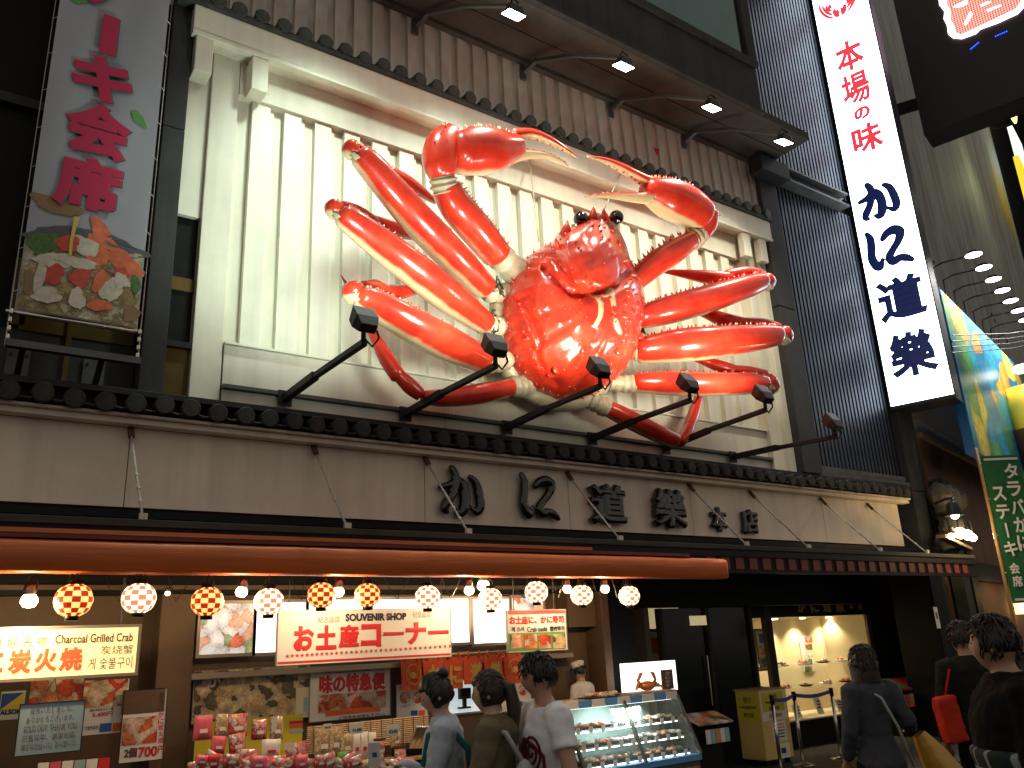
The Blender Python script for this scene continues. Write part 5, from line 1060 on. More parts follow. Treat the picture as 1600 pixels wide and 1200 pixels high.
# round crab crest at the top of the sign
cc = onplane(1308,-4,S0,nS)+nS*.008; zu = Vector((0,0,1)); kx = .0108
for sg in (-1,1):
    for k,(r_,a0,a1) in enumerate(((.36,-8,70),(.30,2,62),(.245,10,55),(.19,18,46))):
        pts = [cc+ex*sg*math.cos(math.radians(a))*r_*1.05-zu*math.sin(math.radians(a))*r_*1.35 for a in np.linspace(a0,a1,9)]
        q = MB(); q.tube(pts,[.01,.024,.032,.034,.034,.034,.032,.026,.014],6); q.build('crest_leg','sign_red',VS,True)
    q = MB(); q.tube([cc+ex*sg*.05+zu*.02,cc+ex*sg*.16+zu*.10,cc+ex*sg*.20+zu*.3],[.012,.03,.008],6); q.build('crest_claw','sign_red',VS,True)
    q = MB(); q.add([cc+ex*sg*a+zu*b for a,b in ((.012,-.47),(.012,-.27),(.06,-.30),(.10,-.22),(.15,-.29),(.13,-.42),(.08,-.48))],[(0,1,2,3,4,5,6) if sg<0 else (6,5,4,3,2,1,0)]); q.build('crest_body','sign_red',VS)

# ================================================================ neighbouring building, turned a little from the restaurant
dn = Vector(ROT@np.array([1970-800,955-600,FPX])); dn.z = 0; dn.normalize(); nn = Vector((dn.y,-dn.x,0)); 
if nn.dot(Vector((0,-CAM_D,0))-Vector((16,0,0))) < 0: nn = -nn
N0 = Vector((15.0,-.1,0)); Mn = Matrix((dn,-nn,Vector((0,0,1)))).transposed()
mat('brown_render',(.17,.085,.045),.7,var=.3,vscale=2,bump=.2,bscale=15,streak=.3)
mat('concrete',(.34,.34,.32),.75,var=.35,vscale=1.3,bump=.5,bscale=5,stretch=(1,1,.35),streak=.4)
mat('corrugated',(.40,.41,.38),.3,metal=.25,var=.2)
mat('trim_steel',(.35,.28,.2),.4,metal=.6)
NBD = thing('neighbour_building','brown and bare concrete building beyond the restaurant corner','building',N0)
def nbox(name,mt_,a,b,out,dep_,z0,z1,parent=NBD):
    q = MB(); q.obox(N0+dn*(a+b)/2+nn*(out-dep_/2)+Vector((0,0,(z0+z1)/2)),Mn,(b-a)/2,dep_/2,(z1-z0)/2); return q.build(name,mt_,parent)
def onn(px,py,out=0): return onplane(px,py,N0+nn*out,nn)
zt_ = onn(1432,682).z; 
nbox('lower_wall','brown_render',0,14,0,.3,0,zt_); nbox('wall_trim','trim_steel',0,14,.08,.35,zt_+.001,zt_+.09)
cw = nbox('corrugated_wall','louver_back',0,14,-.06,.3,zt_+.095,zt_+1.5)
q = MB(); q.obox((0,0,0),Mn,.02,.03,.70); me_ = q.mesh('corrugated')
for k in range(120):
    o = bpy.data.objects.new('corrugation',me_); COL.objects.link(o); o.parent = cw; o.location = WM[cw.name].inverted()@(N0+dn*(.1+k*.075)+nn*(-.03)+Vector((0,0,zt_+.80)))
ac = (onn(1572,300,-.1)-N0).dot(dn); nbox('upper_wall','concrete',0,ac,-.1,.4,zt_+1.51,34); nbox('upper_wall','dark_wall',ac,ac+12,-.1,.4,0,34)
emat('blue_lit',(.03,.10,.9),.35); mat('pit_dark',(.03,.03,.03),.9)
for k in range(34):
    q = MB(); c = N0+dn*random.uniform(.6,ac-.5)+nn*(-.098)+Vector((0,0,random.uniform(zt_+2.5,11))); q.sph(c,(.03,.03,random.uniform(.04,.09)),8,6); q.build('pit','pit_dark',NBD)
for k in range(5):
    zz = zt_+3.2+k*1.5; wnd = nbox('window','window_frame',ac+.4,ac+2.0,-.07,.06,zz,zz+1.1); nbox('pane','blue_lit',ac+.48,ac+1.92,-.06,.015,zz+.08,zz+1.02,wnd)
# LED screen box high over the street
emat('led_white',(1,.70,.92),7); mat('led_case',(.014,.010,.010),.6)
def led_mat():
    M = bpy.data.materials.new('led_red'); M.use_nodes = True; _M['led_red'] = M; nt = M.node_tree; b = nt.nodes['Principled BSDF']; N = nt.nodes.new; L = nt.links.new
    tc = N('ShaderNodeTexCoord'); vo = N('ShaderNodeTexVoronoi'); vo.inputs['Scale'].default_value = 20; vo.inputs['Randomness'].default_value = 0; mp = N('ShaderNodeMapping'); mp.inputs['Rotation'].default_value = (0,0,-math.atan2(le.y,le.x)); L(tc.outputs['Object'],mp.inputs[0]); sx = N('ShaderNodeSeparateXYZ'); L(mp.outputs[0],sx.inputs[0]); cx_ = N('ShaderNodeCombineXYZ'); L(sx.outputs[0],cx_.inputs[0]); L(sx.outputs[2],cx_.inputs[1]); vo.voronoi_dimensions = '2D'; L(cx_.outputs[0],vo.inputs['Vector'])
    cr = N('ShaderNodeValToRGB'); e = cr.color_ramp; e.elements[0].position = .25; e.elements[0].color = (1,.75,.55,1); e.elements[1].position = .5; e.elements[1].color = (.75,.05,.06,1); L(vo.outputs['Distance'],cr.inputs[0]); L(cr.outputs[0],b.inputs['Emission Color']); b.inputs['Emission Strength'].default_value = 1.1; b.inputs['Base Color'].default_value = (.05,.01,.01,1)
def atX(px,py,X): r = Vector(ROT@np.array([px-800,py-600,FPX])); t = X/r.x; return Vector((0,-CAM_D,CAM_H))+r*t
def atZ(px,py,Z): r = Vector(ROT@np.array([px-800,py-600,FPX])); t = (Z-CAM_H)/r.z; return Vector((0,-CAM_D,CAM_H))+r*t
La = atX(1444,211,16.6); Lb = atZ(1600,150,La.z); le = (Lb-La).normalized(); ln = le.cross(Vector((0,0,1))); Ml = Matrix((le,-ln,Vector((0,0,1)))).transposed()
led_mat()
LE = thing('led_screen','large dark LED screen box showing a glowing pink lettering, top right','screen',La)
q = MB(); q.obox(La+le*2.2-ln*.35+Vector((0,0,3.5)),Ml,2.2,.34,3.5); q.build('case','led_case',LE)
q = MB(); q.bar(La-ln*.35+Vector((0,0,1)),La-ln*.35-le*1.6+Vector((0,0,1.2)),.2,.2); q.build('bracket','dark_metal',LE)
def lpoly(name,mt_,pts,off):
    P = [onplane(x,y,La,ln)+ln*off for x,y in pts]; n = len(P); q = MB(); q.add(P+[p-ln*.008 for p in P],[tuple(range(n)),tuple(range(2*n-1,n-1,-1))]+[(i,i+n,(i+1)%n+n,(i+1)%n) for i in range(n)]); return q.build(name,mt_,LE)
lpoly('lit_outline','led_white',[(1462,-60),(1468,8),(1476,18),(1475,30),(1480,40),(1482,54),(1490,60),(1503,61),(1525,53),(1532,46),(1560,36),(1590,22),(1606,5),(1606,-60)],.012)
lpoly('lit_field','led_red',[(1476,-60),(1480,8),(1485,18),(1486,32),(1490,40),(1494,52),(1502,55),(1524,45),(1556,30),(1588,14),(1596,2),(1597,-60)],.024)
for pl in ([(1490,12),(1503,5),(1511,1),(1512,7),(1500,12)],[(1507,38),(1514,24),(1517,19),(1520,23),(1514,34),(1509,41)],[(1532,9),(1546,3),(1548,5),(1534,11)],[(1542,17),(1564,8),(1565,10),(1544,19)]): lpoly('lit_stroke','led_white',pl,.034)
emat('led_blue',(.02,.08,1),4)
for k in range(12):
    x,y = (1517+k*2.4,77-k*2.0) if k<6 else (1556+(k-6)*3.4,57-(k-6)*1.5); c = onplane(x,y,La,ln)+ln*.012; q = MB(); q.sph(c,.013,8,6); q.build('blue_diode','led_blue',LE)
# mural billboard with a row of arm lamps
photo_mat('mural_print',[(.02,.30,.45),(.80,.32,.06),(.03,.36,.48),(.75,.60,.10),(.02,.22,.44),(.02,.33,.45),(.10,.35,.12)],1.7,12,dist=1.4)
mat('mural_blue',(.01,.13,.42),.4)
out_ = .9; Ma = onn(1474,458,out_); Mb_ = onn(1524,705,out_); 
MU = thing('mural_billboard','bright painted billboard with blue edge and lamps along its top','billboard',Mb_)
zB, zT = Mb_.z, Ma.z; a0 = (Mb_-N0-nn*out_).dot(dn); a1 = a0+7
nbox('painted_face','mural_print',a0,a1,out_+.012,.01,zB,zT,MU); nbox('box_edge','mural_blue',a0-.02,a1,out_,.16,zB-.02,zT+.02,MU)
emat('lamp_disc',(1,.98,.9),12)
for k in range(8):
    b_ = N0+dn*(a0+.25+k*.80)+nn*(out_-.1); t = thing('billboard_lamp','lit oval lamp on a bent arm above the mural billboard, number %s from the left'%['one','two','three','four','five','six','seven','eight'][k],'lamp',b_+Vector((0,0,zT)),'lamps above the mural')
    top = b_+Vector((0,0,zT+.55)); hd = top+nn*.75+Vector((0,0,.02)); q = MB(); q.tube([b_+Vector((0,0,zT)),top,top+nn*.2+Vector((0,0,.05)),hd],.018,6); q.build('arm','dark_metal',t,True)
    q = MB(); q.lathe([(0,.08),(.09,.07),(.16,.0),(.15,-.005)],hd,16); q.build('shade','dark_metal',t,True); q = MB(); q.lathe([(0,-.03),(.13,-.012),(.148,-.004)],hd,16); q.build('lit_disc','lamp_disc',t,True)
    area_light('lamp_beam',t,hd+Vector((0,0,-.05)),hd-nn*.75+Vector((0,0,-1.2)),220,(1,.96,.86),.2,spot=math.radians(130),blend=.8)
# yellow barrel sign, white glow sign and wall torch further on
bc = onn(1612,640,1.3); BS = thing('barrel_sign','yellow and brown barrel shaped sign beside the mural','sign',bc); q = MB(); q.lathe([(.42,-.02),(.46,.5),(.42,.95),(0,.95)],bc+Vector((0,0,-.45)),24); q.build('barrel','ink_yellow',BS,True); q = MB(); q.lathe([(0,-.9),(.45,-.9),(.55,-.022)],bc+Vector((0,0,-.45)),24); q.build('barrel_foot','ink_brown',BS,True); emat('glow_white',(1,.97,.85),6); q = MB(); q.sph(bc+Vector((0,0,.95)),(.2,.2,.10),16,10); q.build('lit_dome','glow_white',BS,True)
tp = onn(1583,178,.9); TL = thing('wall_torch','glowing orange cone wall lamp at the upper right edge','lamp',tp); emat('torch_glow',(1,.62,.2),4); q = MB(); q.lathe([(.0,-.5),(.05,-.48),(.26,.35),(0,.38)],tp,14); q.build('shade','torch_glow',TL,True); point_light('lamp_glow',TL,tp+nn*.2+Vector((0,0,.5)),60,(1,.62,.25),.15); q = MB(); q.bar(tp-nn*.9+Vector((0,0,-.4)),tp+Vector((0,0,-.45)),.05,.05); q.build('bracket','dark_metal',TL)
sg_ = thing('stacked_light_sign','white and yellow lit sign boxes below the wall torch','sign',onn(1590,240,.8))
for k,(y0,y1,mt_) in enumerate(((196,238,'glow_sign_w'),(242,290,'glow_sign_y'))):
    if k == 0: emat('glow_sign_w',(.85,1,.85),1.2); emat('glow_sign_y',(1,.72,.04),.9)
    c0 = onn(1577+(y0-196)*.2,y0,.8); c1 = onn(1582+(y0-196)*.2,y1,.8); q = MB(); q.obox(c0+dn*1.0+Vector((0,0,(c1.z-c0.z)/2)),Mn,1.0,.1,abs(c1.z-c0.z)/2*.96); q.build('lit_box',mt_,sg_)
for k,(x,y,w_,h_,mt_) in enumerate(((1599,742,.5,.7,'torch_glow'),(1588,905,.35,.4,'glow_sign_y'),(1594,950,.5,.25,'torch_glow'),(1602,840,.5,.4,'glow_sign_w'))):
    c = onn(x,y,.15); t = thing('alley_sign','lit box sign in the alley behind the green banner, '+['upper orange','yellow','low orange','pale white'][k],'sign',c,'lit alley signs'); q = MB(); q.obox(c,Mn,w_*.5,.06,h_*.5); q.build('lit_box',mt_,t); q = MB(); q.obox(c-nn*.1,Mn,.02,.08,.02); q.build('bracket','dark_metal',t)
point_light('sign_glow',sg_,onn(1584,262,1.2),45,(.95,1,.45),.2); 
# stone ornament with gooseneck lamp, cluster of warm bulbs, slanted boards
so = onn(1478,790,.35); ST = thing('stone_ornament','rough grey stone ornament on the brown wall under a gooseneck lamp','ornament',so); mat('rough_stone',(.07,.065,.05),.9,var=.4,vscale=6,bump=1,bscale=14)
q = MB()
for k in range(26): q.sph(so+dn*random.uniform(-.3,.75)+nn*random.uniform(-.12,.06)+Vector((0,0,random.uniform(-.7,.35))),random.uniform(.10,.24),10,7)
o = q.build('stone','rough_stone',ST,True); r_ = o.modifiers.new('r','REMESH'); r_.mode = 'VOXEL'; r_.voxel_size = .035; r_.use_smooth_shade = True; d_ = o.modifiers.new('d','DISPLACE'); tx = bpy.data.textures.new('rock','CLOUDS'); tx.noise_scale = .16; d_.texture = tx; d_.strength = .14
gp = onn(1492,806,.9); GL = thing('gooseneck_lamp','black gooseneck lamp hanging over the stone ornament','lamp',gp); q = MB(); q.tube([onn(1462,786,.3),onn(1478,780,.6),onn(1490,778,.85),gp+Vector((0,0,.22))],.022,8); q.build('arm','dark_metal',GL,True); q = MB(); q.lathe([(.04,.22),(.09,.18),(.13,0)],gp,14); q.build('shade','dark_metal',GL,True); q = MB(); q.sph(gp+Vector((0,0,.01)),.06,10,8); q.build('bulb','bulb_warm',GL,True); point_light('lamp_glow',GL,gp+Vector((0,0,-.1)),6,(1,.78,.42))
for k,(x,y,s) in enumerate(((1486,838,5),(1500,833,9),(1512,836,8),(1520,840,6))):
    c = onn(x,y,.7); t = thing('warm_bulb','warm glowing bulb behind the green banner, %s from the left'%['first','second','third','fourth'][k],'bulb',c,'warm bulbs over the alley'); q = MB(); q.sph(c,s/ppm(c),12,8); q.build('globe','bulb_warm',t,True); q = MB(); q.cyl(c,c+Vector((0,0,.3)),.02,n=6); q.build('socket','wire_black',t)
    if k in (1,3): point_light('lamp_glow',t,c+nn*.25,18,(1,.7,.35))
for k,(x0,y0,x1,y1,mt_) in enumerate(((1470,838,1512,858,'brown_wood'),(1480,826,1512,846,'brown_wood'))):
    a_ = onn(x0,y0,.55+.06*k); b_ = onn(x1,y1,.55+.06*k); t = thing('slanted_board','slanted wooden board under the stone ornament, '+['lower of the two','upper of the two'][k],'board',a_); q = MB(); q.bar(a_,b_,.05,.14,nn); q.build('plank',mt_,t)
# lower neighbour shopfront: dark with a few lit goods
nbox('shop_pier','column_stone',.05,.5,.25,.2,0,zt_-.8); nbox('shop_pier','dark_wall',.9,1.3,.2,.2,0,zt_-1); nbox('shop_lintel','dark_wall',.5,14,.15,.14,2.55,2.9)
for k in range(5):
    c = N0+dn*(3.2+k*1.3)+nn*.5+Vector((0,0,2.35-.08*k)); t = thing('alley_lantern','glowing lantern far down the alley, %s from the near end'%['first','second','third','fourth','fifth'][k],'lantern',c,'alley lanterns'); q = MB(); q.sph(c,(.16,.16,.22),14,10); q.build('globe',['torch_glow','ink_red_lit','bulb_soft','torch_glow','ink_red_lit'][k],t,True); q = MB(); q.cyl(c+Vector((0,0,.2)),c+Vector((0,0,.32)),.06,n=10); q.build('cap','black_paint',t)
pt_ = onn(1464,965,.26); t = thing('paper_notice','small white paper notice taped to the grey pier','notice',pt_); q = MB(); q.obox(pt_,Mn,.10,.003,.16); q.build('sheet','white_board',t); q = MB(); q.obox(pt_+nn*.004+Vector((0,0,.03)),Mn,.04,.002,.05); q.build('printed_mark','ink_black',t)
# far end of the street
FE = thing('far_building','dark far building closing the alley','building',N0+dn*(ac+12)); q = MB(); q.obox(N0+dn*(ac+12)+nn*4+Vector((0,0,17)),Mn,.3,9,17); q.build('wall','dark_wall',FE)
for k in range(6): q = MB(); q.obox(N0+dn*(ac+11.68)+nn*(1+k*1.2)+Vector((0,0,1.4+1.1*(k%3))),Mn,.02,.4,.3); q.build('lit_sign',['torch_glow','glow_sign_y','led_white','ink_red_lit','glow_sign_w','torch_glow'][k],FE)
# wires across the street
for k in range(4):
    q = MB(); a_ = onn(1488,524+k*9,.95); b_ = dep(1640,512+k*7,20); q.tube([a_,a_.lerp(b_,.5)+Vector((0,0,-.06)),b_],.012,5); tag(q.build('street_cable','wire_black'),'thin black cable crossing in front of the mural, %s from the top'%['first','second','third','fourth'][k],'cable','cables crossing the street')

# ================================================================ green vertical banner
GB = thing('green_banner','green nobori banner with white characters on a bamboo pole','banner',at(1520,900,-1.35))
mat('green_cloth',(.010,.13,.035),.75,var=.12,vscale=6); mat('bamboo',(.36,.22,.08),.5,var=.2,vscale=8)
G0 = at(1531,713,-1.35); gr = Vector((ROT[0][0],ROT[1][0],0)).normalized(); gn = gr.cross(Vector((0,0,1)))
wG = (onplane(1593,720,G0,gn)-G0).dot(gr); hG = G0.z-onplane(1518,946,G0,gn).z
def gpt(u,v,off=0): return G0+gr*(u*wG)+Vector((0,0,-v*hG))+gn*(.02*math.sin(u*5+v*4)*(.3+.7*u)+off)
q = MB(); q.grid([gpt(i/10,j/24) for i in range(11) for j in range(25)],11,25); q.build('cloth','green_cloth',GB,True)
q = MB(); pb_ = gpt(-.08,1.15); q.tube([gpt(-.06,-.06),gpt(-.06,.4),gpt(-.07,.8),Vector((pb_.x,pb_.y,0))],.028,8); q.build('bamboo_pole','bamboo',GB,True)
for v in (.02,.97): q = MB(); q.add([gpt(u,v,.03) for u in (.05,.5,.95)]+[gpt(u,v+.015,.03) for u in (.05,.5,.95)],[(0,3,4,1),(1,4,5,2)]); q.build('white_band','ink_white',GB)
Rg = Matrix((gr,Vector((0,0,1)),gn)).transposed().to_4x4()
def gtx(ch,u,v,w,h,bd=.03): text(ch,'lettering','ink_white',GB,Matrix.Translation(gpt(u,v,.032))@Rg,w*wG,h*hG,bold=bd)
for k,ch in enumerate('タラバかに'): gtx(ch,.70-.02*k,.115+k*.124,.36,.105)
for k,ch in enumerate('ステ丨キ'): gtx(ch,.24+(.0),.27+k*.125,.34 if ch!='丨' else .05,.10)
for k,ch in enumerate('会席'): gtx(ch,.22,.775+k*.085,.26,.075)
for v in (.05,.3,.55,.8): q = MB(); q.tube([gpt(-.09,v),gpt(-.03,v,.02),gpt(.01,v)],.008,5); q.build('tie','ink_white',GB)

# ================================================================ left vertical banner
LBn = thing('crab_steak_banner','dim white hanging banner with crimson characters above a crab meat photo','banner',(.8,-.5,4.6))
mat('banner_cloth',(.33,.34,.38),.6,var=.06,vscale=3); mat('ink_crimson',(.48,.012,.07),.55); photo_mat('banner_food',[(.42,.34,.16),(.55,.48,.32),(.36,.28,.10),(.50,.40,.20),(.60,.54,.42),(.30,.22,.08)],9,21,dist=1.8)
YL = -.5; bx0,bx1 = .35,1.305; zb_,ztop = 4.62,9.2
def wv(x,z): return .012*math.sin(x*6+z*1.3)+.008*math.sin(x*13-z*2.1)
def bgrid(name,mt_,x0,x1,z0,z1,off,nu,nv): q = MB(); q.grid([(x0+(x1-x0)*i/nu,YL+wv(x0+(x1-x0)*i/nu,z0+(z1-z0)*j/nv)-off,z0+(z1-z0)*j/nv) for i in range(nu+1) for j in range(nv+1)],nu+1,nv+1); return q.build(name,mt_,LBn,True)
bgrid('cloth','banner_cloth',bx0,bx1,zb_,ztop,0,14,50); 
def bpoly(name,mt_,pts,off):
    P = [at(x,y,YL) for x,y in pts]; c = sum(P,Vector())/len(P); q = MB(); f = lambda p: (p.x,YL+wv(p.x,p.z)-off,p.z); n = len(P); rings = [[c.lerp(p,k/3) for p in P] for k in (1,2,3)]
    q.add([f(c)]+[f(p) for r_ in rings for p in r_],[(0,1+i,1+(i+1)%n) for i in range(n)]+[(1+k*n+i,1+(k+1)*n+i,1+(k+1)*n+(i+1)%n,1+k*n+(i+1)%n) for k in (0,1) for i in range(n)]); return q.build(name,mt_,LBn)
mat('print_dark',(.07,.08,.09),.5); mat('print_sauce',(.26,.15,.06),.5,var=.2); mat('print_claw',(.68,.15,.05),.5,var=.35,vscale=14); mat('print_green',(.07,.16,.03),.6,var=.5,vscale=25); mat('print_meat',(.62,.56,.45),.5,var=.25,vscale=18); mat('print_red',(.58,.06,.03),.5,var=.3,vscale=20); mat('print_yellow',(.62,.50,.08),.5)
def blob(mt_,cx,cy,rx,ry,rot,off,jag=.18,n=26):
    ph_ = [random.uniform(0,6.28) for _ in range(4)]; pts = []
    for k in range(n):
        a = 2*PI*k/n; r_ = 1+jag*(math.sin(2*a+ph_[0])*.5+math.sin(3*a+ph_[1])*.6+math.sin(5*a+ph_[2])*.4+math.sin(9*a+ph_[3])*.3)
        x,y = rx*r_*math.cos(a),ry*r_*math.sin(a); pts.append((cx+x*math.cos(rot)-y*math.sin(rot),cy+x*math.sin(rot)+y*math.cos(rot)))
    return bpoly('photo',mt_,pts,off)
bgrid('photo','banner_food',bx0+.01,bx1-.01,zb_+.01,5.35,.006,14,12)
for a in (('print_dark',135,378,88,20,.17,.007),('print_sauce',88,322,40,13,.35,.008),('print_claw',165,378,16,40,-.5,.009),('print_claw',195,410,14,34,-.75,.010),('print_claw',150,395,18,26,-.3,.010),('print_meat',130,385,26,14,.3,.011),
   ('print_green',67,380,24,17,.1,.012),('print_green',212,445,8,14,0,.012),('print_red',105,382,18,14,.3,.012),('print_meat',85,408,34,11,.15,.013),('print_red',82,430,18,15,.1,.014),('print_meat',62,432,9,22,.2,.0145),('print_red',125,435,16,17,-.2,.014),('print_meat',120,412,30,9,.2,.015),('print_claw',157,440,12,18,.3,.014),
   ('print_meat',175,452,16,22,.5,.015),('print_red',190,428,12,9,.4,.016),('print_meat',188,440,10,14,.2,.0165),('print_meat',72,462,24,12,.1,.015),('print_meat',120,468,12,18,-.3,.015),('print_claw',155,478,20,9,.15,.016),('print_sauce',45,440,8,20,0,.013),('print_sauce',205,490,12,14,0,.013)): blob(*a)
bpoly('photo','print_yellow',[(115,340),(124,342),(118,360),(113,380),(111,402),(106,402),(108,380),(112,358)],.017)
for ch,x0,y0,x1,y1,bd in (('テ',120,-70,222,14,.05),('丨',158,24,184,86,.10),('キ',112,88,210,160,.05),('会',100,160,208,247,.05),('席',84,244,192,330,.05)):
    tpx(ch,'lettering','print_dark',LBn,x0+2,y0+1.5,x1+2,y1+1.5,YL-.022,bold=bd); tpx(ch,'lettering','ink_crimson',LBn,x0,y0,x1,y1,YL-.026,bold=bd)
bpoly('leaf_print','ink_green',[(205,174),(215,174),(224,184),(230,202),(220,196),(208,188)],.010); bpoly('leaf_print','ink_green',[(110,-10),(140,-5),(142,4),(122,6),(110,0)],.010)
q = MB(); q.cyl((bx0-.06,YL+.02,4.60),(bx1+.04,YL+.02,4.60),.02,n=10); q.build('bottom_bar','chrome',LBn,True)
for xx in (bx0-.03,bx1+.03): q = MB(); q.cyl((xx,YL+.03,4.3),(xx,YL+.03,9.2),.006,n=6); q.build('side_cable','steel_dim',LBn)
q = MB()
for k in range(11):
    for xx,sg in ((bx0,-1),(bx1,1)): q.tube([(xx+.02*-sg,YL-.01,4.8+k*.4),(xx+.035*sg,YL+.03,4.78+k*.4)],.004,4)
q.build('lacing','ink_white',LBn)['kind']='stuff'
BK = thing('banner_bracket','grey steel bracket frame bolted to the wall under the banner','bracket',(.8,-.3,4.2)); q = MB(); za = at(110,550,-.5).z
q.box(at(10,533,-.5).x,at(219,566,-.5).x,-.54,-.47,za-.03,za+.03); q.build('front_bar','grey_steel',BK)
for xx in (.45,1.05):
    q = MB(); q.bar((xx,-.47,za),(xx,-.03,za-.28),.045,.05); q.build('strut','dark_metal',BK); q = MB(); q.box(xx-.09,xx+.09,-.045,-.022,za-.30,za+.12); pl_ = q.build('wall_plate','grey_steel',BK)
    for dx in (-.06,.06):
        for dz in (-.2,.06): q = MB(); q.cyl((xx+dx,-.06,za+dz),(xx+dx,-.046,za+dz),.014,n=8); q.build('bolt','dark_metal',pl_)
q = MB()
for xx in (bx0-.02,bx1+.02):
    for k in range(4): q.lathe([(.015,-.02),(.02,0),(.015,.02)],(xx,YL+.01,za+.06+k*.075),8)
q.build('chain','chrome',BK,True)['kind']='stuff'
# ================================================================ people
for n_,c_ in (('skin',(.42,.24,.15)),('skin_pale',(.50,.31,.21)),): mat(n_,c_,.5,var=.06,vscale=10)
mat('hair_black',(.010,.008,.007),.42,bump=.5,bscale=60,stretch=(1,1,.12)); mat('hair_brown',(.028,.014,.008),.42,bump=.5,bscale=60,stretch=(1,1,.12))
for n_,c_ in (('cloth_white',(.80,.80,.82)),('cloth_pale_blue',(.40,.45,.52)),('cloth_olive',(.14,.115,.065)),('cloth_grey_blue',(.055,.06,.07)),('cloth_dark_olive',(.016,.015,.010)),('cloth_black',(.004,.0045,.004)),('cloth_denim',(.03,.04,.07)),('cloth_khaki',(.16,.13,.09)),('cloth_chef',(.58,.55,.50)),('bag_red',(.50,.035,.018)),('bag_yellow',(.52,.28,.02)),('bag_grey',(.33,.34,.31)),('shoe',(.03,.025,.02)),('cloth_dkred',(.10,.008,.010)),('strap_teal',(.02,.14,.14))):
    mat(n_,c_,.85,spec=.15,var=.10,vscale=7,bump=.4,bscale=11)
def plaid():
    M = bpy.data.materials.new('cloth_plaid'); M.use_nodes = True; _M['cloth_plaid'] = M; nt = M.node_tree; b = nt.nodes['Principled BSDF']; N = nt.nodes.new; L = nt.links.new
    tc = N('ShaderNodeTexCoord'); w1 = N('ShaderNodeTexWave'); w1.bands_direction='Z'; w1.inputs['Scale'].default_value = 3.2; w2 = N('ShaderNodeTexWave'); w2.bands_direction='X'; w2.inputs['Scale'].default_value = 3.2
    L(tc.outputs['Object'],w1.inputs[0]); L(tc.outputs['Object'],w2.inputs[0]); mx = N('ShaderNodeMath'); mx.operation='MAXIMUM'; L(w1.outputs['Fac'],mx.inputs[0]); L(w2.outputs['Fac'],mx.inputs[1])
    cr = N('ShaderNodeValToRGB'); e = cr.color_ramp; e.elements[0].position=.90; e.elements[0].color=(.006,.02,.022,1); e.elements[1].position=.97; e.elements[1].color=(.25,.32,.34,1); L(mx.outputs[0],cr.inputs[0]); L(cr.outputs[0],b.inputs['Base Color']); b.inputs['Roughness'].default_value=.85
plaid()
def loft(q, rings, n=20):
    """rings: (z, rx, ry, cx, cy)"""
    vs=[]
    for z,rx,ry,cx,cy in rings:
        for k in range(n): a=2*PI*k/n; vs.append((cx+rx*math.cos(a),cy+ry*math.sin(a),z))
    m_=len(rings); q.add(vs,[(i*n+k,i*n+(k+1)%n,(i+1)*n+(k+1)%n,(i+1)*n+k) for i in range(m_-1) for k in range(n)]+[tuple(range(n-1,-1,-1)),tuple((m_-1)*n+k for k in range(n))])
def headpt(th, ph, k=1.0, face=True):
    """unit head (height 1), front = -Y; th from top, ph azimuth"""
    s,c=math.sin(th),math.cos(th); x=s*math.cos(ph); y=s*math.sin(ph); z=c
    X,Y,Z=x*.33,y*.41,z*.5
    if z<0: j=1+z*.30; X*=j; Y=Y*(1+z*.12)-.05*(-z)*(1 if y<0 else .3)
    if face and y<0:
        f=-y
        nose=math.exp(-((x/.16)**2))*math.exp(-(((z+.12)/.20)**2))*f; Y-=.10*nose
        Y+=.045*math.exp(-(((abs(x)-.36)/.2)**2))*math.exp(-(((z-.08)/.13)**2))*f
        Y-=.025*math.exp(-((x/.3)**2))*math.exp(-(((z+.48)/.07)**2))*f; Y+=.02*math.exp(-((x/.3)**2))*math.exp(-(((z+.60)/.06)**2))*f; Y-=.03*math.exp(-((x/.3)**2))*math.exp(-(((z+.78)/.12)**2))*f
    return Vector((X*k,Y*k,Z*k))
